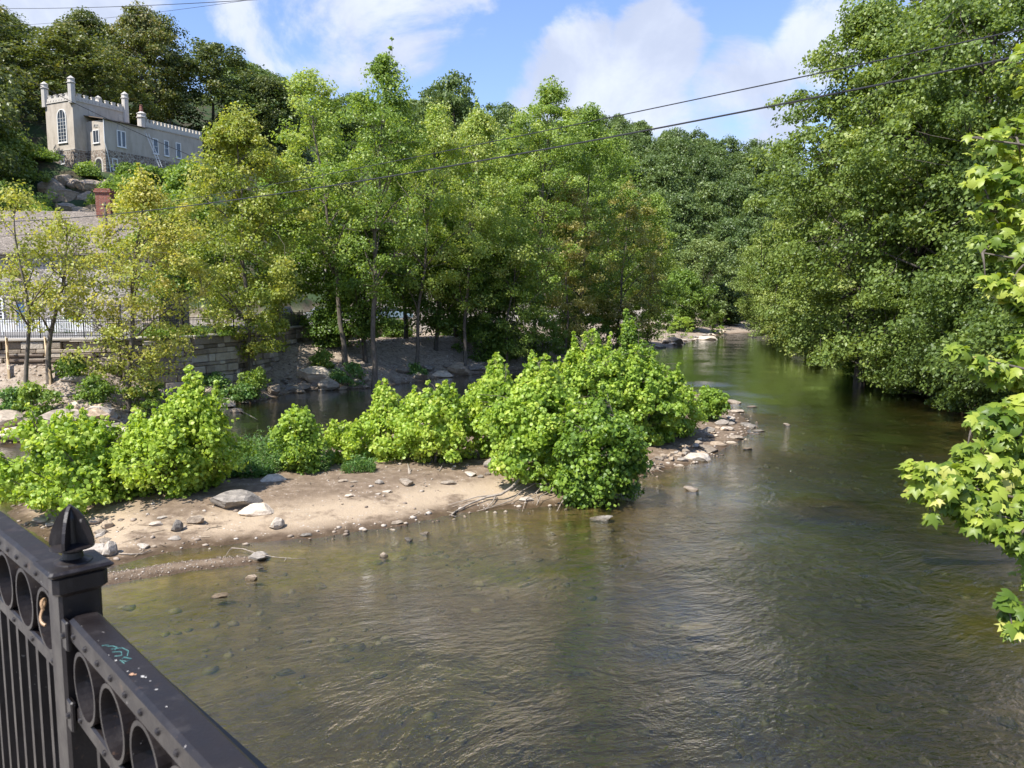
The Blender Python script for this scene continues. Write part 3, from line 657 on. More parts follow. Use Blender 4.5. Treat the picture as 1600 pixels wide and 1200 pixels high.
def turret(W, t_, o, z0, z1, r=.42, name='turret'):
    mb = MB(); p = W.pt(t_, 0, o); a0 = (W.a, W.n, UP)
    mb.lathe(p, [(r, z0), (r, z1-.75), (r*1.22, z1-.68), (r*1.22, z1-.58), (r*1.0, z1-.5), (r*1.0, z1-.22), (r*1.15, z1-.17), (r*1.1, z1-.1), (.05, z1+.22)], 8, a0)
    return mb.build(name, PARA, castle)
zt = WS.loc(116, 80+212/5)[1]
turret(WS, .0, -.02, ztop-.5, zt); turret(WS, .05, -fw_, ztop-.5, zt-.1); turret(WS, tl-.1, -.02, WS.loc(198, 190)[1]-.2, WS.loc(195, 146)[1]); turret(WS, tl-.1, -fw_, ztop-.5, WS.loc(195, 146)[1]+.1)
turret(Ws2, ta-.2, -.5, zroof-1.2, Ws2.loc(227, 176)[1], .55, 'chimney_turret')
mb = MB(); p = Ws2.pt(ta-.2, 0, -.5); zt2 = Ws2.loc(227, 176)[1]; mb.lathe(p, [(.2, zt2), (.24, zt2+.3), (.17, zt2+.9), (.22, zt2+.95), (.2, zt2+1.0)], 10); mb.build('chimney_pot', BRICK, castle)
mb = MB()                                # lean-to roof of the wing
e0 = [Ws2.pt(-.3, zroof-.14, .3), Ws2.pt(ta, zroof-.14, .3), Ws2.pt(ta, zroof+.55, -ww), Ws2.pt(-.3, zroof+.55, -ww)]
mb.prism(e0, UP*.1); mb.build('lean_to_roof', TIMBER, castle)
# windows
x0, zz0 = WF.loc(106.0, 80+712/5); x1, _ = WF.loc(90.5, 200); zz1 = WF.loc(98, 80+450/5)[1]
window(castle, WF, x0, x1, zz0, zz1, 3, 8, .12, arch=(zz1-zz0)*.25, label='tall pointed three-light window')
a, b = WF.loc(102, 80+880/5), WF.loc(95.3, 80+812/5); window(castle, WF, a[0], b[0], a[1], b[1], 1, 1, .1)
a, b = Wf2.loc(146.5, 80+722/5), Wf2.loc(154.8, 80+612/5); window(castle, Wf2, a[0], b[0], a[1], b[1], 2, 1, .09)
for q in (a[0]+.2, b[0]-.2, (a[0]+b[0])/2): pass
a, b = Ws2.loc(183, 80+745/5), Ws2.loc(195.5, 80+628/5); window(castle, Ws2, a[0], b[0], a[1], b[1], 2, 1, .12, mull=.2)
a, b = Ws2.loc(239, 80+800/5), Ws2.loc(246.5, 80+687/5); window(castle, Ws2, a[0], b[0], a[1], b[1], 1, 2, .12)
a, b = Ws2.loc(256.5, 80+817/5), Ws2.loc(263, 80+702/5); window(castle, Ws2, a[0], b[0], a[1], b[1], 1, 2, .12)
a, b = Ws2.loc(275, 80+835/5), Ws2.loc(282, 80+720/5); window(castle, Ws2, a[0], b[0], a[1], b[1], 1, 2, .12)
a, b = Ws2.loc(175.5, 80+928/5), Ws2.loc(183, 80+842/5); window(castle, Ws2, a[0], b[0], a[1], b[1], 1, 2, .12)
a, b = Ws2.loc(254, 80+965/5), Ws2.loc(262, 80+922/5); window(castle, Ws2, a[0], b[0], a[1], b[1], 1, 1, .12)
for xa, xb, ya, yb in ((139, 147.5, 455, 503), (185, 192, 503, 545)):
    mb = MB(); a, b = WS.loc(xa, 80+yb/5), WS.loc(xb, 80+ya/5); WS.box(mb, a[0], b[0], a[1], b[1], .005, .05)
    for i in range(6): WS.box(mb, a[0], b[0], a[1]+(b[1]-a[1])*(i+.2)/6, a[1]+(b[1]-a[1])*(i+.5)/6, .045, .08)
    mb.build('louvre_vent', PARA, castle)
# arched door
a, b = Wf2.loc(151.5, 80+962/5), Wf2.loc(159.5, 80+835/5); tc, hw = (a[0]+b[0])/2, (b[0]-a[0])/2; h = b[1]-a[1]
arc = lambda k, o: [(tc-hw*k, a[1]), (tc+hw*k, a[1]), (tc+hw*k, b[1]-h*.25)]+[(tc+hw*k*math.cos(q), b[1]-h*.25+h*.25*k*math.sin(q)) for q in np.linspace(.3, math.pi-.3, 6)]+[(tc-hw*k, b[1]-h*.25)]
mb = MB(); mb.prism([Wf2.pt(x, z, .065) for x, z in arc(1.35, 0)], Wf2.n*.03); fr_ = mb.build('door_surround', PARA, castle)
mb = MB(); mb.prism([Wf2.pt(x, z, .10) for x, z in arc(.95, 0)], Wf2.n*.03); mb.build('door', DARKDOOR, castle)
mb = MB()
for xc in (148.5, 150.7, 152.9): 
    q = Wf2.loc(xc, 80+585/5)
    mb.tube([Wf2.pt(q[0]-.22, q[1]-.15, .05), Wf2.pt(q[0]-.12, q[1]+.12, .05), Wf2.pt(q[0], q[1]+.28, .05), Wf2.pt(q[0]+.12, q[1]+.12, .05), Wf2.pt(q[0]+.22, q[1]-.15, .05)], .04, 5)
q = Ws2.loc(189, 80+615/5); mb.tube([Ws2.pt(q[0]-.6, q[1], .05), Ws2.pt(q[0]-.4, q[1]+.5, .05), Ws2.pt(q[0], q[1]+.95, .05), Ws2.pt(q[0]+.4, q[1]+.5, .05), Ws2.pt(q[0]+.6, q[1], .05)], .05, 5)
mb.build('hood_mould', PARA, castle)
mb = MB(); pts = [Ws2.pt(-.1, Ws2.loc(164.6, y)[1], .12) for y in (186, 222)]+[Ws2.pt(.25, Ws2.loc(166, 240)[1], .12), Ws2.pt(.5, Ws2.loc(169, 262)[1], .12), Ws2.pt(.6, Ws2.loc(171, 296)[1], .25)]
mb.tube(pts, .06, 6); mb.build('downspout', WHITE, castle)
lad = thing('ladder', 'white ladder leaning against the castle wall left of its upper windows', 'ladder', tuple(Ws2.pt(ta+.8, c0.z-1, 1.6)))
mb = MB(); A1 = Ws2.pt(Ws2.loc(229, 209)[0], Ws2.loc(229, 209)[1], .15); A2 = Ws2.pt(Ws2.loc(238, 256)[0], Ws2.loc(238, 262)[1], 1.6)
mb2 = MB()
for o in (-.22, .22): mb2.tube([A1+WS.a*o, A2+WS.a*o], .045, 4)
for i in range(1, 16): p = A1.lerp(A2, i/16); mb.tube([p-WS.a*.22, p+WS.a*.22], .02, 4)
mb2.build('stile', WHITE, lad); mb.build('rung', WHITE, lad)
# rock crag below the castle
crag = MB()
for i, (x, y, wd, k) in enumerate(((80, 284, 40, 3), (100, 280, 34, 7), (118, 282, 44, 1), (142, 284, 40, 0), (163, 284, 34, 3), (88, 300, 44, 1), (112, 302, 50, 5), (138, 304, 46, 3), (160, 304, 40, 7), (178, 298, 30, 1), (104, 320, 40, 0), (130, 324, 50, 1), (156, 326, 46, 5), (182, 318, 34, 3))):
    p = GT(x, y+8); s = wd/2/1230*p.y*(.8 if i % 3 else 1.1); V = RV[k]
    crag.add([(p.x+v[0]*s, p.y+v[1]*s*1.1, p.z-.1*s+v[2]*s*1.2) for v in V], [list(f.vertices) for f in RM[k].polygons])
pc = D(130, 300, 98); tag(crag.build('rock_outcrop', ROCK, at=pc), 'grey brown rock crag directly under the castle', 'rock outcrop')
# --- stone house by the street ---
HW = Wall(D(0, 465, 60), (1, .10)); ZG = 4.55
house = thing('stone_house', 'grey rubble stone house with shingle roof and brick chimney behind the picket fence', 'house', tuple(HW.pt(0, ZG, 0)))
hx0, hx1 = HW.loc(-170, 460)[0], HW.loc(248, 460)[0]; zev = HW.loc(30, 393)[1]; zrd = HW.loc(30, 332)[1]+.35; dep = 7.5
mb = MB(); HW.box(mb, hx0, hx1, ZG-.5, zev, 0, -dep); 
for xx in (hx0, hx1-.3): mb.prism([HW.pt(xx, zev, 0), HW.pt(xx, zev, -dep), HW.pt(xx, zrd-.15, -dep/2)], HW.a*.3)
mb.build('wall', HSTONE, house)
mb = MB()
for s_ in (0, 1):
    o0 = .45 if s_ == 0 else -dep-.45
    mb.prism([HW.pt(hx0-.3, zev-.25, o0), HW.pt(hx1+.3, zev-.25, o0), HW.pt(hx1+.3, zrd, -dep/2), HW.pt(hx0-.3, zrd, -dep/2)], UP*.16)
rf = mb.build('roof', SHING, house)
mb = MB(); q = HW.loc(132, 330); bz = HW.loc(132, 302)[1]+.6
c_ = HW.pt(q[0]+.15, 0, -dep/2+.2); mb.box(c_+UP*(zrd+bz-.6)/2, (1.1, .9, bz-zrd+.6), 0, (HW.a, HW.n, UP)); mb.box(c_+UP*(bz-.05), (1.3, 1.1, .16), 0, (HW.a, HW.n, UP)); mb.box(c_+UP*(bz+.12), (1.15, .95, .14), 0, (HW.a, HW.n, UP)); mb.build('chimney', BRICK, rf)
TRIM = simple('buff_trim', (.40, .33, .25), .7)
for xa, xb, ya, yb in ((18.5, 39.5, 403, 437), (105, 122, 403, 437), (170, 188, 403, 437), (-40, -20, 403, 437), (98, 122, 466, 500), (168, 186, 470, 503), (-14, 5, 466, 500), (-80, -60, 403, 437), (222, 238, 405, 437), (222, 238, 470, 503)):
    a, b = HW.loc(xa, yb), HW.loc(xb, ya); window(house, HW, a[0], b[0], a[1], b[1], 3, 6, .12, frame=TRIM if xa > 0 else WHITE)
a, b = HW.loc(19, 512), HW.loc(41, 466)
mb = MB(); HW.box(mb, a[0]-.05, a[0]+.12, ZG, b[1], .01, .12); HW.box(mb, b[0]-.12, b[0]+.05, ZG, b[1], .01, .12); HW.box(mb, a[0]-.05, b[0]+.05, b[1]+.003, b[1]+.16, .01, .14); HW.box(mb, a[0]+.12, a[0]+.42, ZG, b[1], .01, .05); mb.build('door_frame', TRIM, house)
mb = MB(); HW.box(mb, a[0]+.42, b[0]-.12, ZG, b[1]-.45, .012, .07); 
for k in (0, 1):
    for j in (0, 1): HW.box(mb, a[0]+.48+k*.32, a[0]+.72+k*.32, ZG+.2+j*.8, ZG+.8+j*.75, .068, .085)
dr = mb.build('door', BLUEDOOR, house); mb = MB(); HW.box(mb, b[0]-.24, b[0]-.19, ZG+.95, ZG+1.05, .07, .13); mb.build('handle', STEEL, dr)
mb = MB(); HW.box(mb, a[0]+.42, b[0]-.12, b[1]-.40, b[1]-.05, .012, .05); mb.build('transom_window', GLASS, house)
mb = MB(); q = HW.loc(97, 430); mb.tube([HW.pt(q[0], zev-.3, .12), HW.pt(q[0], ZG+.1, .12), HW.pt(q[0]+.1, ZG, .35)], .06, 6); mb.build('downspout', WHITE, house)
# --- long stone building behind the parking lot ---
LW = Wall(D(380, 465, 94), (1, .35)); lb = thing('stone_warehouse', 'long dark stone building with low roof seen through the tree trunks behind the parked cars', 'building', tuple(LW.pt(0, ZG)))
mb = MB(); LW.box(mb, -6, 26, ZG-1, 10.2, 0, -8); mb.build('wall', HSTONE, lb)
mb = MB()
for o0 in (.5, -8.5): mb.prism([LW.pt(-6.4, 9.9, o0), LW.pt(26.4, 9.9, o0), LW.pt(26.4, 12.6, -4), LW.pt(-6.4, 12.6, -4)], UP*.18)
mb.build('roof', SHING, lb)
for i in range(7):
    x = -4+i*4.2; window(lb, LW, x, x+1.1, ZG+1.2, ZG+2.8, 2, 4, .1)
# --- retaining wall, iron fence, picket fence ---
FL = [(-60, 44.3), (-33, 46.2), (-24, 48.2), (-20.8, 51), (-19.3, 55), (-18.7, 62), (-18.5, 70), (-15.2, 82), (-12, 92)]
rw = MB(); cpm = MB(); rng = np.random.RandomState(3)
for (xa, ya), (xb, yb) in zip(FL, FL[1:]):
    A_, B_ = Vector((xa, ya, 0)), Vector((xb, yb, 0)); d_ = (B_-A_); L = d_.length; d_.normalize(); n_ = Vector((d_.y, -d_.x, 0))
    # rough blocks laid in courses
    z = 1.2
    while z < 4.35:
        hh_ = rng.uniform(.2, .55); hh_ = min(hh_, 4.42-z); x = 0.0
        while x < L:
            w_ = rng.uniform(.5, 1.5); w_ = min(w_, L-x)
            o = rng.uniform(-.16, .16)
            if w_ > .12 and hh_ > .06: rw.bevbox(A_+d_*(x+w_/2)+n_*(-.25+o/2)+UP*(z+hh_/2), (w_-.03, .9+o, hh_-.025), .035, (d_, n_, UP))
            x += w_
        z += hh_
    x = 0
    while x < L: w_ = min(rng.uniform(1.2, 2.4), L-x); cpm.bevbox(A_+d_*(x+w_/2)-n_*.2+UP*4.50, (w_-.02, 1.0, .15), .03, (d_, n_, UP)); x += max(w_, .05)
wall_ = thing('retaining_wall', 'rough stone retaining wall topped by the black iron fence on the left bank', 'wall', (-30, 46.5, 2)); rw.build('stonework', WSTONE, wall_); cpm.build('coping', PAVE, wall_)
fen = thing('iron_fence', 'long black iron picket fence along the top of the stone retaining wall', 'fence', (-30, 46.5, 4.58)); pk = MB(); rl = MB()
for (xa, ya), (xb, yb) in zip(FL, FL[1:]):
    A_, B_ = Vector((xa, ya, 4.58)), Vector((xb, yb, 4.58)); d_ = B_-A_; L = d_.length; d_.normalize(); n_ = Vector((d_.y, -d_.x, 0)); 
    for z in (.12, .98, 1.12): rl.box((A_+B_)/2+UP*z-n_*.1, (L, .035, .035), 0, (d_, n_, UP))
    for i in range(int(L/.125)): pk.box(A_+d_*(.125*i+.05)-n_*.1+UP*.60, (.019, .019, 1.15), 0, (d_, n_, UP))
    for i in range(int(L/2.4)+1):
        mb = MB(); mb.box(A_+d_*2.4*i-n_*.1+UP*.62, (.065, .065, 1.24), 0, (d_, n_, UP)); mb.lathe(A_+d_*2.4*i-n_*.1+UP*1.24, [(.045, 0), (.05, .03), (.01, .08)], 8); mb.build('post', IRON, fen)
pk.build('pickets', IRON, fen); rl.build('rail', IRON, fen)
pf = thing('picket_fence', 'white wooden picket fence in front of the stone house', 'fence', tuple(D(60, 500, 53))); mb = MB(); m2b = MB()
PW = Wall(D(-60, 465, 53), (1, .06)); pl = PW.loc(145, 465)[0]
for i in range(int(pl/.16)):
    x = i*.16; PW.box(mb, x, x+.10, 4.7, 5.50, 0, .025); mb.prism([PW.pt(x, 5.5, 0), PW.pt(x+.1, 5.5, 0), PW.pt(x+.05, 5.6, 0)], PW.n*.025)
for z in (4.85, 5.3): PW.box(m2b, 0, pl, z, z+.08, -.003, -.05)
mb.build('pickets', WHITE, pf); m2b.build('rail', WHITE, pf)
for i in range(int(pl/2.4)+1): mb = MB(); PW.box(mb, i*2.4, i*2.4+.1, 4.5, 5.55, -.05, -.15); mb.build('post', WHITE, pf)
# street and pavement behind the iron fence
mb = MB(); rd = [(-60, 47.2), (-33, 48.6), (-21.6, 52), (-18, 72), (-14, 92), (-20, 97), (-26, 75), (-30, 66), (-60, 56)]
mb.add([(x, y, 4.458) for x, y in rd], [tuple(range(len(rd)))]); tag(mb.build('street', ASPH), kind='structure')
# wooden steps with two handrails
stp = thing('wooden_steps', 'weathered timber steps with two sloping lumber handrails at the left edge', 'steps', tuple(D(45, 600, 45)))
tr_ = MB(); p0 = D(45, 607, 43.0); p1 = D(40, 555, 45.6); X_ = Vector((1, .12, 0)).normalized(); Y_ = Vector((-X_.y, X_.x, 0))
for i in range(7):
    p = p0.lerp(p1, i/6); tr_.box(p, (2.0, .32, .10), 0, (X_, Y_, UP)); tr_.box(p-UP*.13+Y_*.10, (1.95, .05, .16), 0, (X_, Y_, UP))
tr_.build('tread', TIMBER, stp)
for sgn, off in ((-1, -1.05), (1, 1.05)):
    mb = MB(); a = p0+X_*off; b = p1+X_*off
    for h_ in (.75, .95): mb.prism([a+UP*h_, a+UP*(h_+.13), b+UP*(h_+.13), b+UP*h_], X_*.045)
    mb.build('handrail', WOOD, stp)
    for q in (a, a.lerp(b, .55), b): mb = MB(); mb.box(q+UP*.45+X_*.08, (.10, .10, 1.15), 0, (X_, Y_, UP)); mb.build('post', WOOD, stp)
# utility pole
up_ = thing('utility_pole', 'thin dark utility pole with a crossarm beside the brick chimney', 'pole', tuple(D(164, 380, 62).xy)+(4.5,)); q = D(164, 316, 62)
mb = MB(); mb.tube([(q.x, q.y, 4.4), (q.x, q.y, q.z)], [.14, .10], 8); mb.build('pole', TIMBER, up_); mb = MB(); mb.box((q.x+.3, q.y-.1, q.z-.2), (1.3, .1, .12)); mb.build('crossarm', TIMBER, up_)

# --- parked cars ---
def car(px, d, col, label, rz, suv=False):
    p = D(px, 500, d); root = thing('parked_car', label, 'car', (p.x, p.y, 4.46), 'cars parked in the lot behind the trees')
    root.rotation_euler = (0, 0, rz)
    def sec(prof, halfw, nm, mat, par, inset=0):
        mb = MB(); mb.prism([(x, -halfw, z) for x, z in prof], (0, 2*halfw, 0)); me_ = MB.build(mb, nm, mat)
        me_.parent = par; bv = me_.modifiers.new('bevel', 'BEVEL'); bv.width = .06; bv.segments = 2; bv.limit_method = 'ANGLE'; return me_
    H = .15 if suv else 0
    body = [(-2.2, .35), (-2.25, .7), (-2.15, .95), (-1.3, 1.0), (1.0, 1.0), (2.0, .88), (2.25, .65), (2.22, .35), (1.8, .28), (-1.8, .28)]
    cab = [(-1.95 if suv else -1.5, .98), (-1.7 if suv else -1.0, 1.45+H), (-.9, 1.5+H), (.35, 1.47+H), (1.05, .99)]
    pm = simple('car_paint', col, .25, .3, var=.02)
    b_ = sec(body, .88, 'body', pm, root); sec([(x*.97, z*.985+.0) for x, z in cab], .74, 'window_glass', GLASS, root)
    mb = MB(); mb.prism([(cab[1][0], -.70, cab[1][1]-.01), (cab[3][0], -.70, cab[3][1]-.01), (cab[3][0], -.70, cab[3][1]+.05), (cab[1][0], -.70, cab[1][1]+.05)], (0, 1.4, 0))
    for s_ in (-.76, .72):
        for i, j in ((0, 1), (3, 4)): a, b = cab[i], cab[j]; mb.prism([(a[0]-.04, s_, a[1]), (a[0]+.06, s_, a[1]), (b[0]+.06, s_, b[1]), (b[0]-.04, s_, b[1])], (0, .04, 0))
        mb.box((-.35, s_+.02, 1.25), (.08, .04, .5))
    o = mb.build('roof_frame', pm); o.parent = root
    for x in (-1.35, 1.4):
        for y in (-.80, .80):
            mb = MB(); ax = (Vector((1, 0, 0)), UP, Vector((0, 1, 0))); mb.lathe((x, y, .33), [(.2, -.11), (.33, -.10), (.33, .10), (.2, .11)], 18, ax); wh = mb.build('wheel', BLACKR); wh.parent = root
            mb = MB(); mb.lathe((x, y, .33), [(.19, -.115), (.05, -.12), (.05, .12), (.19, .115)], 12, ax); rm = mb.build('rim', STEEL); rm.parent = wh
    for y in (-.6, .6):
        mb = MB(); mb.box((2.2, y, .72), (.12, .34, .13)); o = mb.build('headlight', WHITE); o.parent = root
        mb = MB(); mb.box((-2.2, y, .8), (.1, .3, .14)); o = mb.build('tail_light', simple('red_lens', (.35, .02, .02), .3)); o.parent = root
    return root
car(426, 79, (.05, .06, .08), 'dark blue suv parked behind the iron fence left of the dark tree', R(200), True)
car(508, 84, (.55, .58, .60), 'silver car behind the pale leaning sycamore trunk', R(20))
car(548, 86, (.70, .70, .70), 'white car right of the pale sycamore trunk', R(15))
car(614, 88, (.30, .42, .55), 'light blue car glimpsed between trunks further right', R(10))

# ---------------------------------------------------------------- cables
def cable(name, label, pts, E1, E2, rad, deg=2):
    (p1, d1), (p2, d2) = E1, E2
    A_ = D(p1, 465, d1); B_ = D(p2, 465, d2); W = Wall(A_, (B_.x-A_.x, B_.y-A_.y))
    ts = [W.loc(x, y) for x, y in pts]; tt = np.array([q[0] for q in ts]); zz = np.array([q[1] for q in ts]); cf = np.polyfit(tt, zz, deg)
    L = (B_-A_).length; mb = MB(); n = 60
    mb.tube([W.pt(L*i/n, float(np.polyval(cf, L*i/n))) for i in range(n+1)], rad, 6)
    tag(mb.build(name, CABLE, at=A_), label, 'cable')
cable('overhead_cable', 'thicker lower black cable sagging across the whole picture', [(1600, 83), (1300, 150), (1100, 190), (900, 222), (700, 258), (500, 293), (300, 322), (100, 341)], (1720, 15), (-60, 52), .021)
cable('overhead_cable', 'thinner upper black cable crossing above the thicker one on the right', [(1600, 47), (1400, 95), (1200, 127), (960, 177), (700, 235), (500, 278), (350, 300)], (1720, 14), (165, 62), .014)
cable('service_wire', 'thin wire slanting down in front of the castle to the right', [(30, 118), (100, 152), (164, 184), (220, 210), (276, 234), (330, 256)], (-60, 80), (420, 92), .030)
cable('overhead_cable', 'thin cable nearly level across the top left sky', [(0, 13), (100, 13), (250, 7), (380, 1)], (-120, 70), (560, 30), .014)
cable('overhead_cable', 'faint lower wire across the top left sky behind the tree top', [(20, 40), (150, 30), (260, 17), (390, 0)], (-120, 72), (560, 32), .009)

# ---------------------------------------------------------------- bridge railing in the foreground
m, t, out = newmat('railing_paint')
geo = t.n('ShaderNodeNewGeometry'); pos = geo.outputs['Position']
n = t.noise(pos, 14, 6, .6); n2 = t.noise(pos, 90, 3, .6)
col = t.mix(n, (.007, .0055, .0055), (.017, .0125, .012))
rs_ = t.math('MULTIPLY', t.mr(t.noise(pos, 34, 6, .7), .60, .68), t.mr(t.noise(pos, 6, 3), .48, .6)); col = t.mix(t.math('MULTIPLY', rs_, .7), col, (.085, .05, .032))
dst = t.mr(t.noise(t.vscale(pos, (1, 1, .3)), 22, 6, .7), .5, .8); col = t.mix(t.math('MULTIPLY', dst, .35), col, (.09, .08, .075))
sp_ = t.math('MULTIPLY', t.mr(n2, .69, .72), t.mr(t.noise(pos, 9, 3), .52, .6)); col = t.mix(sp_, col, (.36, .33, .30))
principled(t, out, color=col, rough=t.mr(n, .3, .7, .36, .52), spec=.4, normal=t.n('ShaderNodeBump', {'Strength': .25, 'Distance': .002, 'Height': t.noise(pos, 160, 3)}).outputs[0])
RP = m
u_ = Vector((-.7071, .7071, 0)); n_ = Vector((-.7071, -.7071, 0)); AX = (u_, n_, UP)
PC = D(114, 873, 1.52); ZC = D(114, 878, 1.52).z                      # centre of the post cap, height of its top
base = Vector((PC.x, PC.y, 0)); deckz = ZC-1.12
def setdir(vpx):
    global u_, n_, AX
    u_ = Vector((vpx-800, 1230, 0)).normalized(); n_ = Vector((-u_.y, u_.x, 0)); AX = (u_, n_, UP)
def rp(t_, o, z): return base-u_*t_+n_*o+UP*z       # t_ grows towards the lower right of the picture
post = thing('railing_post', 'black iron post with spear finial between the two railing panels', 'post', (PC.x, PC.y, deckz))
mb = MB(); mb.bevbox(rp(0, 0, (deckz+ZC-.04)/2), (.078, .078, ZC-.04-deckz), .006, AX); mb.build('shaft', RP, post)
mb = MB(); mb.bevbox(rp(0, 0, ZC-.030), (.100, .100, .048), .010, AX); mb.bevbox(rp(0, 0, ZC-.004), (.118, .118, .012), .005, AX)
cap_ = mb.build('cap', RP, post)
fi = MB(); fi.lathe(rp(0, 0, ZC), [(.036, 0), (.034, .004), (.020, .010), (.018, .022), (.024, .027), (.040, .031), (.040, .034), (.012, .040), (.010, .09), (.003, .112)], 24, AX)
for k in range(4):
    a = math.pi/4*1+k*math.pi/2+R(8); d_ = u_*math.cos(a)+n_*math.sin(a); q_ = d_.cross(UP)
    prof = [(.0, .033), (.042, .036), (.041, .05), (.036, .068), (.027, .088), (.015, .106), (.0, .117)]
    fi.prism([rp(0, 0, ZC+z)+d_*r-q_*.003 for r, z in prof], q_*.006)
fi.build('finial', RP, post)
RVT = MB()
def panel(label, t0, t1, zt, phase, name='bridge_railing'):
    root = thing(name, label, 'railing', tuple(rp(t0, 0, deckz)), 'bridge railing panels'); tm = (t0+t1)/2; L = abs(t1-t0)
    wr, hr = .056, .050; sgn = 1 if t1 > t0 else -1
    def rivets(mb, stp_, o_, z_):
        i = 0
        while .04+i*stp_ < L: mb.lathe(rp(t0+sgn*(.04+i*stp_), o_, z_), [(.0062, 0), (.0055, .003), (.003, .005), (.0005, .0056)], 10, (u_, UP, n_)); i += 1
    mb = MB(); mb.bevbox(rp(tm, 0, zt-hr/2), (L, wr, hr), .007, AX); rivets(mb, .075, .0275, zt-hr/2-.002); mb.build('top_rail', RP, root)
    zm = zt-.180; mb = MB(); mb.bevbox(rp(tm, 0, zm-.016), (L, .050, .034), .004, AX); rivets(mb, .150, .0245, zm-.016); mb.build('middle_rail', RP, root)
    zl = deckz+.12; mb = MB(); mb.bevbox(rp(tm, 0, zl), (L, .050, .034), .004, AX); mb.build('bottom_rail', RP, root)
    mb = MB(); zc = (zt-hr+zm)/2; ri = .062
    k = 0
    while True:
        x = t0+sgn*(phase+k*.165)
        if abs(x-t0) > L-.05: break
        rg = MB(); ax = (u_, UP, n_); rr_ = (zt-hr-zm)/2+.004
        prof = [(rr_-.008, -.027), (rr_, -.027), (rr_, .027), (rr_-.008, .027)]
        c = rp(x, 0, zc); nn = 32; vs = [c+u_*(r*math.cos(6.28318*i/nn))+UP*(r*math.sin(6.28318*i/nn))+n_*h for r, h in prof for i in range(nn)]
        rg.add(vs, [(a*nn+i, a*nn+(i+1) % nn, ((a+1) % 4)*nn+(i+1) % nn, ((a+1) % 4)*nn+i) for a in range(4) for i in range(nn)]); rg.build('ring', RP, root)
        k += 1
    k = 0
    while True:
        x = t0+sgn*(phase+.0825+k*.165)
        if abs(x-t0) > L-.03: break
        pkm = MB(); pkm.box(rp(x, 0, (zt-.03+zl)/2), (.019, .019, zt-.03-zl), 0, AX); 
        pkm.build('picket', RP, root); k += 1
        pk2 = MB(); x2 = x-sgn*.0825; pk2.box(rp(x2, 0, (zm-.02+zl)/2), (.019, .019, zm-.02-zl), 0, AX); pk2.build('picket', RP, root)
    return root, zt, zm
setdir(-345)
zr = D(116, 952, 1.50).z
rt, zt, zm = panel('railing panel to the right of the post with paint chips on its top rail', .052, 1.5, zr, .085)
setdir(-445)
lf, _, _ = panel('railing panel to the left of the post with an orange wire twisted on it', -.045, -1.6, ZC-.030, .065)
setdir(-345)
for zz, hb in ((zr-.035, .060), (zm-.018, .062)):
    mb = MB(); mb.bevbox(rp(.052, .031, zz), (.034, .010, hb), .003, AX); mb.lathe(rp(.052, .036, zz), [(.007, 0), (.006, .004), (.001, .006)], 8, (u_, UP, n_))
    mb.build('clamp_bracket', RP, post)
# paint chips and the turquoise scrawl on the top rail
CHIP = simple('white_chips', (.42, .40, .37), .8, var=.4, scale=120); TURQ = simple('turquoise_paint', (.07, .20, .185), .6, var=.5, scale=60); RUST = simple('rust', (.42, .24, .14), .8)
rng = random.Random(12); mb = MB(); mr_ = MB()
def chip(m_, x, o, r):
    n = 7; pts = [rp(x+r*rng.uniform(.5, 1.2)*math.cos(2*math.pi*i/n), o+r*.8*rng.uniform(.5, 1.2)*math.sin(2*math.pi*i/n), zr+.0008) for i in range(n)]
    m_.add(pts, [tuple(range(n))] if (pts[1]-pts[0]).cross(pts[2]-pts[1]).z > 0 else [tuple(range(n))[::-1]])
for x, o, r in ((.315, .018, .0030), (.37, .016, .0022), (.405, .004, .0042), (.412, .001, .0025), (.43, .0, .0018), (.465, .003, .0030), (.285, .02, .0016), (.21, .016, .001), (.12, .02, .001), (.53, .01, .002)): chip(mb, x, o, r)
mb.build('paint_chip', CHIP, rt); chip(mr_, .385, .015, .005); chip(mr_, .39, .01, .003); mr_.build('rust_spot', RUST, rt)
mb = MB()
for st_ in ([(.245, .012), (.25, .004), (.262, .0), (.27, .006)], [(.262, .010), (.27, -.006), (.29, -.010), (.31, -.002), (.315, .008)], [(.275, .012), (.285, .0), (.30, .004), (.295, .014)], [(.31, .004), (.325, -.004), (.33, .006), (.318, .012), (.335, .010)], [(.236, .018), (.24, .008)]):
    mb.tube([rp(x, o, zr+.0002) for x, o in st_], .0008, 4)
mb.build('turquoise_scrawl', TURQ, rt)
COP = simple('orange_wire', (.34, .21, .11), .5)
setdir(-445); mb = MB(); mb.tube([rp(-.10+.018*math.cos(a)+.004*a, .034+.006*math.sin(a*2), ZC-.120+.026*math.sin(a)) for a in np.linspace(.3, 4.6, 18)], .0030, 6); tag(mb.build('wire_twist', COP, at=rp(-.1, .03, ZC-.1)), 'curled orange and white wire twisted round the left railing panel', 'wire')
setdir(-400)
# bridge deck and girder under the railing
br = thing('bridge', 'dark steel edge girder and deck of the bridge outside and below the railing', 'bridge', tuple(rp(0, .5, deckz)))
mb = MB(); mb.box(rp(2, .8, deckz-.16), (30, 2.6, .3), 0, AX); mb.build('deck', PAVE, br)
mb = MB(); mb.box(rp(.5, -.36, deckz-.20), (30, .05, 1.30), 0, AX); mb.box(rp(.5, -.36, deckz+.46), (30, .12, .03), 0, AX); mb.box(rp(.5, -.36, deckz-.87), (30, .3, .04), 0, AX); mb.build('girder', IRON, br)
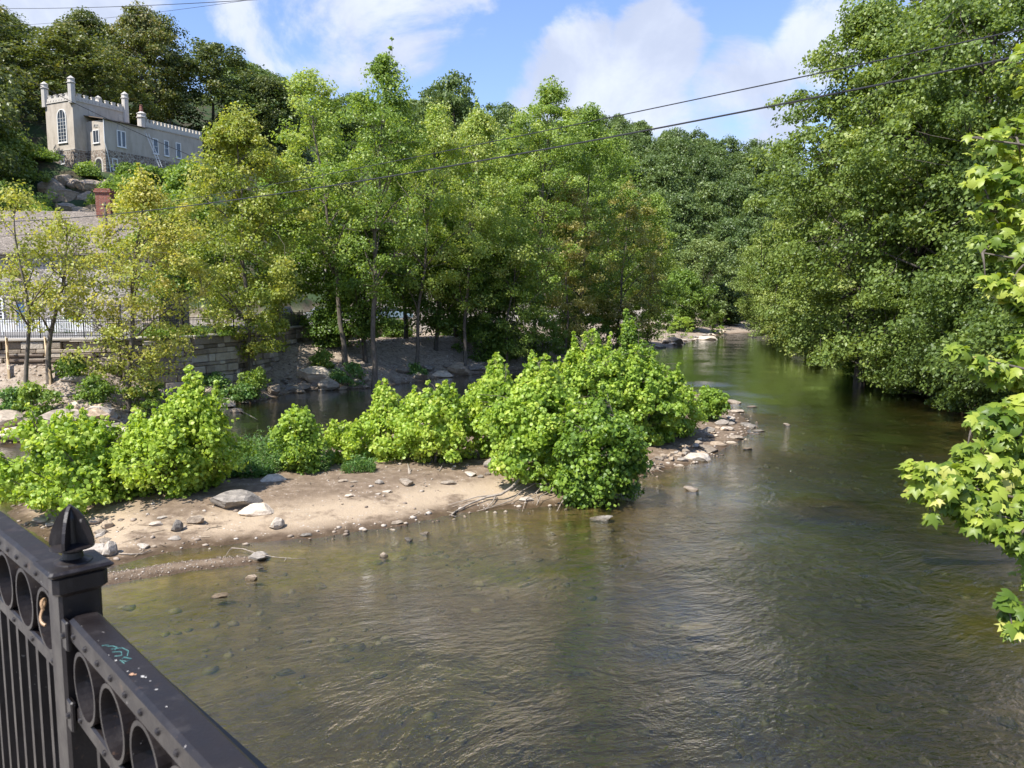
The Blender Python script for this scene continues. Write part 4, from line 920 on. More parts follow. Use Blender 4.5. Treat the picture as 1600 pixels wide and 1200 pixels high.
# ---------------------------------------------------------------- vegetation
RHOMB = (np.array([(0, -.5, 0), (.36, .05, .10), (0, .5, 0), (-.36, .05, .10)]), np.array([(0, 1, 2), (0, 2, 3)]))
def lobed(pts, cz=.0, edge=-.10):
    P_ = [(0, -.05, cz)]+[(x, y, edge*(x*x+y*y)**.5*2) for x, y in pts]; n = len(pts)
    return np.array(P_, float), np.array([(0, 1+i, 1+(i+1) % n) for i in range(n)])
SYC = lobed(edge=-.17, pts=[(.0, -.42), (.26, -.38), (.50, -.12), (.30, -.06), (.52, .26), (.20, .18), (.0, .58), (-.20, .18), (-.52, .26), (-.30, -.06), (-.50, -.12), (-.26, -.38)])
BUSHL = lobed([(.0, -.40), (.42, -.26), (.34, .02), (.44, .26), (.0, .54), (-.44, .26), (-.34, .02), (-.42, -.26)])
BLADE = (np.array([(-.07, -.5, 0), (.07, -.4, 0), (.09, .1, .06), (0, .5, -.02)]), np.array([(0, 1, 2), (0, 2, 3)]))
def unit(a): return a/(np.linalg.norm(a, axis=-1, keepdims=True)+1e-9)
def leaves(rng, Pn, size, tpl, nrm, tint, tipdir=None):
    TV, TF = tpl; n = len(Pn)
    nrm = unit(nrm)
    rv = rng.normal(size=(n, 3)) if tipdir is None else tipdir+rng.normal(size=(n, 3))*.6
    b = unit(rv-(rv*nrm).sum(1, keepdims=True)*nrm); a = np.cross(b, nrm)
    s = size*(.65+.7*rng.rand(n))
    V = Pn[:, None]+s[:, None, None]*(TV[None, :, 0, None]*a[:, None]+TV[None, :, 1, None]*b[:, None]+TV[None, :, 2, None]*nrm[:, None])
    F = (TF[None]+(np.arange(n)*len(TV))[:, None, None]).reshape(-1, TF.shape[1])
    return V.reshape(-1, 3), F, np.repeat(tint, len(TV))
PROF = {
 'egg': lambda s: np.sin(np.pi*np.clip(s, 0, 1)**.75)**.75,
 'cone': lambda s: (np.clip(s/.16, 0, 1)**.6)*(1-.90*np.clip(s, 0, 1)**1.25),
 'wide': lambda s: np.sqrt(np.clip(1-(2*np.clip(s, 0, 1)-.95)**2/1.12, 0.02, 1)),
 'col': lambda s: np.clip(s/.15, 0, 1)**.5*np.clip((1-s)/.45, 0.02, 1)**.6,
 'skirt': lambda s: (.78+.22*np.sin(np.pi*s))*np.clip((1.02-s)/.5, 0.02, 1)**.55,
}
def bez(p0, p1, p2, n):
    t_ = np.linspace(0, 1, n)[:, None]; return (1-t_)**2*p0+2*t_*(1-t_)*p1+t_**2*p2
def tree(name, label, cat, loc, H, Rad, z0=.25, prof='egg', ncl=120, per=110, ls=.26, mat=None, bark=None, seed=0, lean=(0, 0), tr=.2, nlimb=14, cr=.85, group=None, tpl=RHOMB, stems=1, tints=(.45, .2), crown='crown', trunk='trunk', flat=.6, up=.7, twigs=True, splay=.0, asym=None, root=None, lump=1.0, spires=0, sph=.16):
    rng = np.random.RandomState(seed); loc = np.array(loc, float)
    if root is None: root = thing(name, label, cat, tuple(loc), group)
    ph = rng.rand(6)*6.28; zb = H*z0; lean = np.array([lean[0], lean[1]])
    def axis(z): f = np.clip(z/H, 0, 1.2); return np.stack([lean[0]*f**1.3+.25*np.sin(f*5+ph[4])*f, lean[1]*f**1.3+.25*np.sin(f*4+ph[5])*f, z], -1)
    s = rng.rand(ncl)**.85; an = rng.rand(ncl)*6.283
    r = Rad*PROF[prof](s)*(1+lump*(.26*np.sin(2*an+ph[0]+s*6)+.20*np.sin(3*an+ph[1]-s*11)+.14*np.sin(ph[2]+s*23+an)))
    if asym is not None: r = r*(1+asym[2]*np.cos(an-math.atan2(asym[1], asym[0])))
    rad = r*(.18+.82*np.sqrt(rng.rand(ncl)))
    ax = axis(zb+s*(H-zb)*(.985-.9*sph*(spires > 0))); cl = ax+np.stack([rad*np.cos(an), rad*np.sin(an), (rng.rand(ncl)-.5)*cr], -1)
    cl[:, 2] = np.maximum(cl[:, 2], .15)
    crs = np.full(ncl, 1.0)
    for _ in range(spires):       # leading shoots that break the outline
        i = rng.randint(ncl); c0_ = cl[i]
        if c0_[2] < .4*H: i = int(np.argmax(cl[:ncl, 2]*rng.rand(ncl))); c0_ = cl[i]
        hh_ = H*sph*rng.uniform(.6, 1.2); c0_ = c0_.copy(); c0_[2] = min(c0_[2], H*1.02-hh_); n_s = max(3, int(hh_/(cr*.45))); dr_ = c0_-axis(c0_[2]); dr_ = dr_*.12+np.array([0, 0, 1])+rng.normal(size=3)*.12
        f_ = np.linspace(.25, 1, n_s)[:, None]; cl = np.vstack([cl, c0_+dr_*f_*hh_]); crs = np.concatenate([crs, (.62-.40*f_[:, 0])])
    ncl = len(cl)
    # wood
    mb = MB(); segs = []
    for k in range(stems):
        a = k*2*math.pi/stems+ph[3]; sp_ = splay*Rad if stems > 1 else 0
        zt_ = H*(.93 if stems == 1 else rng.uniform(.6, .9)); zz = np.linspace(-.35, zt_, 13); p = axis(np.maximum(zz, 0)); p[:, 2] = zz
        f = np.clip(zz/zt_, 0, 1); p[:, 0] += math.cos(a)*sp_*f**.8+.12*np.sin(zz*.9+ph[0]+k)*min(1, Rad*.3); p[:, 1] += math.sin(a)*sp_*f**.8
        rr_ = tr*(1-.86*f)*(1+.30*np.exp(-np.maximum(zz, 0)*2.2/max(tr*4, .3))); mb.tube(p.tolist(), rr_.tolist(), 8, cap=False); segs.append((p, rr_))
    P_all = np.concatenate([q[0][3:] for q in segs]); R_all = np.concatenate([q[1][3:] for q in segs])
    idx = rng.permutation(ncl)[:nlimb]; hub = []
    for i in idx:
        c = cl[i]; hd = np.linalg.norm(c[:2]-P_all[:, :2], axis=1); tgt = c[2]-.75*hd-.03*H
        j = int(np.argmin(np.abs(P_all[:, 2]-tgt)+.35*hd)); q = P_all[j]; mid = (q+c)/2+np.array([0, 0, -.03*H+rng.rand()*.10*H])+rng.normal(size=3)*.12*np.linalg.norm(c-q)*.5
        pts_ = bez(q, mid, c, 7); r0 = min(R_all[j]*.6, tr*.42); mb.tube(pts_.tolist(), np.linspace(r0, max(.012, r0*.18), 7).tolist(), 5, cap=False); hub.append(pts_[2:])
    if twigs and hub:
        hb = np.concatenate(hub+[P_all])
        for i in range(ncl):
            c = cl[i]; d = ((hb-c)**2).sum(1)+np.where(hb[:, 2] > c[2], 3, 0); q = hb[int(np.argmin(d))]
            if np.linalg.norm(c-q) > .2: m_ = (q+c)/2+rng.normal(size=3)*.08*np.linalg.norm(c-q); mb.tube([q, m_, c], [max(.012, tr*.10), max(.010, tr*.07), .007], 4, cap=False)
    mb_o = MB(); mb_o.v = [(x+loc[0], y+loc[1], z+loc[2]) for x, y, z in mb.v]; mb_o.f = mb.f; mb_o.mi = mb.mi
    mb_o.build(trunk, bark or BARK, root, smooth=True)
    # leaves
    cnt = np.maximum(4, (per*(.45+1.1*rng.rand(ncl))*crs**1.5).astype(int)); ci = np.repeat(np.arange(ncl), cnt); n = len(ci)
    csz = (cr*(.6+.8*rng.rand(ncl))*crs)[ci]
    off = rng.normal(size=(n, 3)); off = unit(off)*(rng.rand(n, 1)**.42); off[:, 2] *= flat
    off[:, 2] -= .25*(off[:, 0]**2+off[:, 1]**2)
    Pn = cl[ci]+off*csz[:, None]; Pn[:, 2] = np.maximum(Pn[:, 2], .03)
    outw = Pn-axis(Pn[:, 2]); outw[:, 2] *= .0; outw = unit(outw)
    nrm = unit(off)*.55+outw*.35+np.array([0, 0, up])+rng.normal(size=(n, 3))*.8
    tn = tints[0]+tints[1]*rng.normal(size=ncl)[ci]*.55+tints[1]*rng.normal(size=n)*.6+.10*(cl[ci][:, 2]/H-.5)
    V, F, T = leaves(rng, Pn, ls, tpl, nrm, tn, tipdir=outw*.5+np.array([0, 0, -.5]))
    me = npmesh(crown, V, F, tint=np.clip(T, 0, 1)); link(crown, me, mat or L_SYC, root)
    return root
def px_tree(xc, ytop, xb, yb, wpx, label, d=None, z=None, **kw):
    """tree given by its foot, its top and its width as measured in the photograph"""
    if d is None:
        g = GT(xb, yb)
    else:
        g = D(xb, 465, d); g.z = gz(g.x, g.y)
    top = D(xc, ytop, g.y); kw.setdefault('name', 'tree'); kw.setdefault('cat', 'tree')
    return tree(label=label, loc=tuple(g), H=top.z-g.z, Rad=wpx/2/1230*g.y*.98, lean=(top.x-g.x, 0), **kw)

# --- trees of the left bank, front row and second row ---
S = dict(bark=BARK)
grp = 'trees of the left bank'
LT = [
 # xc, ytop, xb, yb, wpx, label, kw
 (30, 285, 45, 640, 190, 'slim leaning tree at the left edge with sparse yellow-green leaves before the stone house', dict(z0=.42, prof='egg', ncl=72, per=34, ls=.20, mat=L_YEL, tr=.13, cr=.75, nlimb=14, spires=3, tints=(.48, .2))),
 (105, 330, 78, 598, 150, 'crooked dark-trunked tree forking in front of the white picket fence', dict(z0=.42, prof='wide', ncl=66, per=38, ls=.20, mat=L_YEL, tr=.16, spires=3, cr=.7, nlimb=14, tints=(.50, .2))),
 (215, 255, 205, 645, 240, 'golden yellow-leaved sycamore nearest the left channel', dict(z0=.10, prof='egg', ncl=215, per=62, ls=.20, mat=L_YEL, tr=.17, cr=.75, nlimb=18, tints=(.58, .22))),
 (362, 150, 395, 600, 200, 'broad bright yellow-green sycamore right of the castle', dict(z0=.12, prof='egg', ncl=210, per=105, ls=.25, mat=L_YEL, tr=.2, cr=.95, nlimb=22, tints=(.40, .2))),
 (478, 92, 538, 572, 190, 'tall pale-barked sycamore leaning left with an airy top', dict(z0=.33, prof='egg', ncl=150, per=72, ls=.25, mat=L_SYC, tr=.22, cr=.9, nlimb=22, tints=(.62, .2))),
 (600, 66, 584, 606, 190, 'tallest green sycamore in the middle of the row, trunk beside the channel', dict(z0=.27, prof='egg', ncl=200, per=85, ls=.24, mat=L_SYC, tr=.22, cr=.9, nlimb=24, tints=(.40, .2))),
 (690, 150, 650, 578, 170, 'leaning sycamore right of the tallest one with pale trunk over the rocks', dict(z0=.28, prof='egg', ncl=160, per=80, ls=.24, mat=L_SYC, tr=.17, cr=.9, nlimb=20, tints=(.58, .2))),
 (752, 158, 725, 572, 150, 'narrow pointed yellow-green tree left of the paired pointed tree', dict(z0=.22, prof='egg', ncl=170, per=95, ls=.25, mat=L_SYC, tr=.17, cr=.95, nlimb=18, tints=(.66, .2))),
 (860, 105, 835, 560, 200, 'high pointed sycamore standing over the main bush of the island', dict(z0=.2, prof='egg', ncl=240, per=95, ls=.27, mat=L_SYC, tr=.2, cr=1.05, nlimb=22, tints=(.46, .2))),
 (925, 150, 905, 553, 150, 'second pointed sycamore just right of the high pointed one', dict(z0=.2, prof='egg', ncl=190, per=95, ls=.28, mat=L_SYC, tr=.18, cr=1.05, nlimb=18, tints=(.40, .2))),
 (812, 330, 790, 575, 130, 'bright low round tree hanging over the shaded channel', dict(z0=.12, prof='wide', ncl=130, per=85, ls=.23, mat=L_GRN, tr=.14, cr=.85, nlimb=14, tints=(.75, .2))),
 (890, 268, 885, 560, 120, 'tan tinted tree in front of the pointed sycamores', dict(z0=.12, prof='egg', ncl=130, per=85, ls=.25, mat=L_BRN, tr=.14, cr=.9, nlimb=14, tints=(.62, .2))),
 (985, 275, 965, 548, 150, 'rounded tree with tan leaves at the right end of the row', dict(z0=.10, prof='egg', ncl=170, per=90, ls=.28, mat=L_BRN, tr=.17, cr=1.0, nlimb=16, tints=(.45, .2))),
 (1030, 292, 1010, 545, 90, 'slender green tree ending the row above the far bend', dict(z0=.08, prof='egg', ncl=120, per=80, ls=.30, mat=L_SYC, tr=.15, cr=1.0, nlimb=14, tints=(.38, .2))),
]
for i, (xc, yt, xb, yb, wp, lab, kw) in enumerate(LT): px_tree(xc, yt, xb, yb, wp, lab, seed=100+i, group=grp, **{**S, 'spires': 4, 'sph': .06, 'lump': .85, **kw, 'ls': kw['ls']*.82, 'per': int(kw['per']*1.4)})
BACK = [(290, 250, 62, 150, 'green tree behind the iron fence between the golden and the broad bright sycamore', L_GRN, .45), (440, 240, 66, 150, 'deep green tree behind the airy leaning sycamore', L_GRN, .3), (520, 200, 70, 150, 'dark green tree behind the gap left of the tallest sycamore', L_GRN, .4),
        (640, 190, 76, 150, 'second-row green tree right behind the tallest sycamore', L_SYC, .2), (720, 215, 80, 150, 'second-row tree behind the narrow pointed tree', L_GRN, .4), (795, 205, 86, 150, 'second-row silvery green tree between the two pointed groups', L_SYC, .35), (575, 310, 66, 130, 'low dark second-row tree between the middle trunks', L_GRN, .15), (690, 330, 74, 140, 'low shaded tree behind the leaning pale trunk', L_GRN, .1), (770, 380, 78, 120, 'low shaded tree behind the bright low round tree', L_GRN, .1),
        (958, 190, 104, 140, 'green tree behind the second pointed sycamore toward the far hill', L_SYC, .3), (905, 360, 96, 120, 'low dark tree behind the tan tinted tree', L_GRN, .15)]
for i, (xc, yt, d, wp, lab, mt, tn) in enumerate(BACK): px_tree(xc, yt, xc-8, 0, wp, lab, d=d, seed=150+i, group='second row trees of the left bank', z0=.16, prof='egg', ncl=170, per=100, ls=.26, mat=mt, bark=BARKD, tr=.2, cr=1.1, nlimb=14, tints=(tn+.1, .2), twigs=False, spires=3, sph=.06)
# dark undergrowth below the row
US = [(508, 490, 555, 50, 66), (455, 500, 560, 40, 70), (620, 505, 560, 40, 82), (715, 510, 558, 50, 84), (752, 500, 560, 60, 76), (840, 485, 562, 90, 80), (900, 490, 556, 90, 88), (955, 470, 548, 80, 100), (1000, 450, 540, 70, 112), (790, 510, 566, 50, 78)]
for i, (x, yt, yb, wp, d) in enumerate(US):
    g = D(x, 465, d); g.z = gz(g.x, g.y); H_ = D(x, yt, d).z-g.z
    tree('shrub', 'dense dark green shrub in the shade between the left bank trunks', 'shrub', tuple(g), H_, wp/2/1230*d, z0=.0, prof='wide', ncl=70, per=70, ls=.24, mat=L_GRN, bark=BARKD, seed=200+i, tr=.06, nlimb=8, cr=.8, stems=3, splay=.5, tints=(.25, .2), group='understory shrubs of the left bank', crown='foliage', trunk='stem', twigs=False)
# small plants of the left bank
SB = [(150, 592, 640, 44, 'small dark shrub on the bank between the yellow tree and the thin trunk', L_GRN), (55, 600, 655, 60, 'low shrub round the foot of the slim leaning tree', L_GRN), (402, 575, 622, 44, 'dark little tree growing from the bank rocks left of the crested boulder', L_GRN), (545, 570, 604, 60, 'bright weedy clump at the foot of the tallest sycamore', L_WEED), (505, 550, 580, 36, 'small bushy sapling above the crested boulder', L_GRN), (370, 600, 628, 60, 'low weeds on the rocks by the channel', L_WEED), (230, 600, 650, 60, 'leafy suckers at the foot of the golden sycamore', L_SYC), (650, 572, 588, 24, 'tiny weed tuft at the foot of the leaning trunk', L_WEED), (25, 612, 640, 34, 'weeds beside the wooden steps', L_WEED), (330, 588, 605, 40, 'pale weeds under the retaining wall', L_WEED),
      (1065, 495, 528, 44, 'bright shrub on the far left shore ledge', L_BUS), (1122, 490, 522, 26, 'small bright shrub at the far river bend', L_BUS), (1040, 470, 534, 46, 'dark shrub behind the far shore ledge', L_GRN), (120, 250, 0, 0, '', None), (112, 490, 0, 0, '', None)]
for i, (x, yt, yb, wp, lab, mt) in enumerate(SB):
    if not lab: continue
    g = GT(x, yb)
    H_ = D(x, yt, g.y).z-g.z
    tree('shrub', lab, 'shrub', tuple(g), H_, wp/2/1230*g.y, z0=.0, prof='wide', ncl=45, per=46, ls=.17, mat=mt, bark=BARKD, seed=230+i, tr=.03, nlimb=8, cr=.4, stems=3, splay=.5, tints=(.5, .2), crown='foliage', trunk='stem', twigs=False)
g = D(108, 505, 57); tree('shrub', 'small clipped green shrub behind the picket fence under the house window', 'shrub', (g.x, g.y, 4.5), 1.1, 1.0, z0=0, prof='wide', ncl=30, per=60, ls=.12, mat=L_WEED, seed=260, tr=.03, nlimb=5, cr=.35, crown='foliage', trunk='stem')

# --- bushes of the island ---
IB = [
 (105, 636, 120, 792, 200, 'leftmost island bush with large lime leaves, rising behind the railing finial', L_BUS, 'wide', 120, 60, .185, .0, (.62, .2)),
 (40, 715, 40, 775, 110, 'low sprawling bush reaching over the water at the left edge of the photo', L_BUS, 'wide', 40, 50, .15, .0, (.6, .2)),
 (300, 584, 288, 768, 175, 'tall lime-yellow bush above the big grey boulder', L_BUY, 'egg', 190, 75, .165, .02, (.55, .2)),
 (215, 640, 215, 770, 100, 'low lime bush joining the two left bushes', L_BUY, 'wide', 60, 60, .15, .0, (.5, .2)),
 (470, 628, 468, 735, 72, 'slender green sapling rising out of the weed patch', L_BUS, 'col', 60, 60, .15, .02, (.45, .2)),
 (540, 650, 545, 722, 66, 'small lime bush right of the weed patch', L_BUY, 'wide', 40, 55, .15, .0, (.55, .2)),
 (604, 600, 600, 716, 92, 'pointed lime bush third from the left along the back of the bar', L_BUS, 'egg', 85, 65, .165, .0, (.68, .2)),
 (680, 596, 678, 722, 120, 'rounded lime bush left of the two taller peaks', L_BUS, 'wide', 120, 65, .165, .0, (.66, .2)),
 (783, 558, 780, 712, 140, 'peaked lime bush between the rounded bush and the main bush', L_BUS, 'egg', 150, 70, .17, .0, (.62, .2)),
 (850, 560, 850, 750, 170, 'main tall bright bush over the driftwood', L_BUS, 'wide', 210, 72, .175, .0, (.60, .2)),
 (928, 610, 935, 782, 150, 'darker green lowest bush overhanging the water at the driftwood', L_BUS, 'wide', 170, 72, .165, .0, (.30, .2)),
 (945, 520, 940, 690, 150, 'tall bright bush behind the overhanging dark one', L_BUS, 'wide', 190, 70, .19, .0, (.60, .2)),
 (1000, 540, 1000, 690, 130, 'bright bush sloping down toward the gravel point', L_BUS, 'wide', 150, 70, .19, .0, (.52, .2)),
 (985, 484, 985, 612, 92, 'highest pointed darker bush at the back of the island', L_BUS, 'cone', 90, 70, .21, .0, (.22, .2)),
 (1055, 590, 1050, 680, 90, 'low bright bush on the gravel point', L_BUS, 'wide', 80, 60, .18, .0, (.48, .2)),
 (1112, 604, 1108, 655, 56, 'small end bush leaning over the water at the point', L_BUS, 'wide', 40, 55, .17, .0, (.35, .2)),
]
for i, (xc, yt, xb, yb, wp, lab, mt, pr, ncl, per, ls, z0, tn) in enumerate(IB):
    g = GT(xb, yb)
    top = D(xc, yt, g.y)
    tree('sycamore_bush', lab, 'bush', tuple(g), (top.z-g.z), wp/2/1230*g.y*.91, z0=z0, prof=pr, ncl=ncl, per=int(per*1.45), ls=ls*.76, mat=mt, bark=BARK, seed=300+i, tr=.045, nlimb=14, cr=.42, stems=4, splay=.45, lean=(top.x-g.x, 0), tints=(tn[0]-.04, .21), group='bushes of the gravel island', crown='foliage', trunk='stem', tpl=BUSHL, flat=.75, up=.55, lump=.85, spires=int(6+ncl/7), sph=.18)
# weed patch
def weeds(name, label, px, py, wpx, hpx, n, seed, mat=L_WEED, kind=None):
    rng = np.random.RandomState(seed); g = GT(px, py); W_ = wpx/1230*g.y; Hh = hpx/1230*g.y
    pts_ = []; ns = n
    bx = g.x+(rng.rand(ns)-.5)*W_; by = g.y+(rng.rand(ns)-.3)*W_*.6; bz = gzs(np.column_stack([bx, by])); hgt = Hh*(.4+.6*rng.rand(ns))*(1-.5*np.abs((bx-g.x)/W_*2)**2)
    k = 9; f = rng.rand(ns, k); base_ = np.stack([bx, by, bz], -1)[:, None, :]
    lean_ = rng.normal(size=(ns, 1, 2))*.18
    P_ = base_+np.concatenate([lean_*(f*hgt[:, None])[..., None]+rng.normal(size=(ns, k, 2))*.035, (f*hgt[:, None])[..., None]], -1)
    P_ = P_.reshape(-1, 3); nr = rng.normal(size=P_.shape)*.8+np.array([0, 0, .6])
    V, F, T = leaves(rng, P_, .19, BLADE if mat is L_WEED else RHOMB, nr, np.clip(.45+.2*rng.normal(size=len(P_)), 0, 1))
    V = V-np.array(g); me = npmesh(name, V, F, tint=T); o = link(name, me, mat, None, tuple(g))
    return tag(o, label, 'weeds')
weeds('weed_patch', 'feathery green weeds between the tall lime bush and the slender sapling', 415, 728, 110, 62, 520, 1)
weeds('weed_patch', 'low green weeds in front of the slender sapling above the tilted slab', 385, 745, 80, 36, 320, 2)
weeds('weed_patch', 'feathery weeds at the foot of the slender sapling', 470, 735, 90, 60, 360, 3)
weeds('weed_patch', 'sparse yellowish weeds at the foot of the small lime bush', 560, 738, 50, 30, 120, 4)

# --- big trees of the right bank ---
RT = [
 # px of crown centre, d, H, Rad, label, mat, tint, prof
 (1350, 64, 32, 8.3, 'huge right bank tree whose crown makes the stepped edge against the sky', L_RGT, .50, 'skirt'),
 (1268, 102, 24, 6.3, 'rounded sunlit tree below the crown edge at the river bend', L_RGT, .62, 'skirt'),
 (1425, 60, 29, 8.5, 'massive leafy tree filling the upper right', L_RGT, .45, 'skirt'),
 (1530, 54, 29, 9, 'tall tree crossed by both cables near the right edge', L_RGT, .40, 'wide'),
 (1210, 140, 21, 6.0, 'pale green tree farthest along the right bank', L_RGT, .62, 'skirt'),
 (1660, 50, 24, 8.0, 'tree whose boughs enter at the right edge of the photo', L_RGT, .38, 'skirt'),
 (1305, 90, 15, 5, 'lower bright tree leaning over the river below the huge crown', L_RGT, .60, 'skirt'),
 (1440, 86, 40, 10, 'tall tree top showing behind the massive leafy tree', L_OAK, .55, 'wide'),
]
for i, (px, d, H_, Rd, lab, mt, tn, pr) in enumerate(RT):
    g = D(px, 465, d); z = max(0.3, gz(g.x, g.y))
    tree('riverbank_tree', lab, 'tree', (g.x, g.y, z), H_, Rd, z0=.02, prof=pr, ncl=400, per=165, ls=.265, mat=mt, bark=BARKD, seed=400+i, tr=.38, nlimb=34, cr=1.5, tints=(tn, .2), group='big trees of the right bank', flat=.5, lump=.75, spires=10, sph=.08)
RB = [(1230, 135, 9, 5, .45), (1262, 112, 7, 4.5, .40), (1300, 92, 8, 4.5, .35), (1335, 80, 7, 4.2, .55), (1370, 69, 7, 4, .25), (1410, 62, 8, 4, .2), (1455, 55, 8, 4, .25), (1500, 50, 7, 3.8, .22), (1545, 46, 8, 4, .2), (1600, 42, 8, 4, .2), (1650, 38, 8, 4, .2), (1335, 72, 4.5, 2.2, .8), (1440, 57, 4, 2.2, .45), (1520, 47, 11, 4, .3), (1200, 150, 8, 5, .35), (1580, 47, 14, 5, .3), (1280, 104, 12, 5, .5), (1390, 70, 13, 5, .3)]
for i, (px, d, H_, Rd, tn) in enumerate(RB):
    g = D(px+22, 465, d); z = max(0.15, gz(g.x, g.y))
    lab = {11: 'light green sapling standing out of the dark right bank foliage', 3: 'yellowish green bush hanging in the middle of the right bank foliage'}.get(i, 'dark green bush hanging over the water at the foot of the right bank trees')
    tree('shrub', lab, 'shrub', (g.x, g.y, z), H_, Rd, z0=.0, prof='wide', ncl=120, per=125, ls=.22, mat=L_BUS if i == 11 else L_RGT, bark=BARKD, seed=450+i, tr=.08, nlimb=10, cr=1.0, stems=3, splay=.5, tints=(tn if i != 11 else .2, .18), group='shrubs of the right bank', crown='foliage', trunk='stem', twigs=False, flat=.5)
# trees round the bend
for i, (px, d, H_, Rd, lab, mt, tn) in enumerate(((1098, 165, 18, 7.5, 'grey-green spreading tree at the head of the far shore', L_FAR, .75), (1150, 186, 14, 7, 'dark tree at the vanishing point of the river', L_FAR, .45), (1062, 150, 11, 5, 'small round tree left of the grey-green spreading tree', L_GRN, .4), (1130, 172, 8, 5, 'low dark tree beside the river end', L_FAR, .4), (1185, 196, 13, 7, 'shaded tree closing the river to the right', L_OAK, .5))):
    g = D(px, 465, d); z = max(.2, gz(g.x, g.y)); tree('tree', lab, 'tree', (g.x, g.y, z), H_, Rd, z0=.02, prof='wide', ncl=190, per=75, ls=.42, mat=mt, bark=BARKD, seed=480+i, tr=.25, nlimb=16, cr=1.3, tints=(tn, .2), group='trees at the river bend', twigs=False)

# --- wooded hills: prototypes, then copies ---
def proto(seed, mat, H_, Rd, ls, ncl, per, prof='wide', cr=1.7, tn=.45):
    return tree('hill_tree', 'x', 'tree', (0, 0, 0), H_, Rd, z0=.12, prof=prof, ncl=ncl, per=per, ls=ls, mat=mat, bark=BARKD, seed=seed, tr=.3, nlimb=14, cr=cr, tints=(tn, .2), twigs=False, flat=.5)
OAKS = [proto(600+i, L_OAK, 20, 7.5, .42, 170, 95, ['wide', 'egg', 'wide'][i], tn=[.45, .6, .3][i]) for i in range(3)]
FARS = [proto(620+i, L_FAR, 19, 7.2, .62, 120, 62, ['wide', 'egg', 'wide'][i], 2.0, tn=[.45, .6, .35][i]) for i in range(3)]
used = set()
def plant(protos, x, y, sH, label, group, rz, s=1.0):
    o = protos[int(abs(x*7+y*3)) % len(protos)]; z = gz(x, y)-.3
    sc3 = (s, s, sH)
    if id(o) not in used:
        used.add(id(o)); o.location = (x, y, z); o.scale = sc3; o.rotation_euler = (0, 0, rz); o['label'] = label; o['group'] = group; return o
    return copyobj(o, (x, y, z), rz, sc3, label, group)
hr = random.Random(11)
CASTLE_C = WS.pt(5, 0, -2)
def hillrow(protos, pxs, d0, d1, step, sp, label, group, s0=.85, s1=1.2, H0=.9, H1=1.15, cond=None):
    d = d0; row = 0; n = 0
    while d < d1:
        a, b = pxs; x = (a-800)/1230*d+(row % 2)*sp*.5
        while x < (b-800)/1230*d:
            xx = x+hr.uniform(-.25, .25)*sp; yy = d+hr.uniform(-.3, .3)*step; q = terrain(np.array([[xx, yy]]))
            ok = (q[5][0] > 3 or q[3][0] > 6)
            q_ = Vector((xx, yy, 0))-WS.p; ta_, oa_ = q_.dot(WS.a), q_.dot(WS.n)
            if -14 < ta_ < 38 and oa_ > -12: ok = False
            pxx = 800+1230*xx/yy
            if yy < 100 and 0 < pxx < 400: ok = False
            if cond and not cond(xx, yy, pxx): ok = False
            sH = hr.uniform(H0, H1)
            if ok and pxx < 800:
                if not (-200 < pxx) or D(pxx, cap_top(pxx), yy).z-gz(xx, yy) < 9: ok = False
            if ok and pxx < 800: sH = min(sH, max(.6, (D(pxx, cap_top(pxx), yy).z-gz(xx, yy))/20))
            if ok: plant(protos, xx, yy, sH, label, group, hr.uniform(0, 6.28), hr.uniform(s0, s1)); n += 1
            x += sp
        d += step; row += 1
    return n
def cap_top(px): return float(np.interp(px, [-100, 20, 60, 130, 150, 200, 250, 300, 400, 440, 480, 640, 675, 710, 770, 800], [5, 10, 60, 40, 25, 2, 12, 45, 95, 130, 160, 160, 135, 120, 150, 165]))
def oak_ok(x, y, p):
    return 12 < D(p, cap_top(p), y).z-gz(x, y)
c1 = hillrow(OAKS, (-60, 440), 84, 146, 10, 9.5, 'large dark oak covering the hill behind and beside the castle', 'dark oaks round the castle', cond=oak_ok)
c2_ = hillrow(FARS, (400, 900), 120, 260, 15, 15, 'tree of the steep wooded slope behind the left bank row', 'trees of the slope behind the row', cond=lambda x, y, p: y > 185 or p < 480)
c3_ = hillrow(FARS, (900, 1230), 180, 330, 13, 13, 'dark green tree of the far wooded ridge above the river bend', 'trees of the far ridge', .8, 1.05)
c4_ = hillrow(OAKS, (1230, 1640), 78, 150, 14, 14, 'tree on the slope hidden behind the big right bank trees', 'trees of the right slope', .8, 1.1, cond=lambda x, y, p: y > 90)
g = D(712, 465, 210); g.z = gz(g.x, g.y); o = copyobj(FARS[0], tuple(g), 1.0, (1.0, 1.0, (D(712, 116, 210).z-g.z)/19.5), 'round topped tree standing alone on the skyline between the tallest and the pointed sycamores')
print('hill trees', c1, c2_, c3_, c4_)
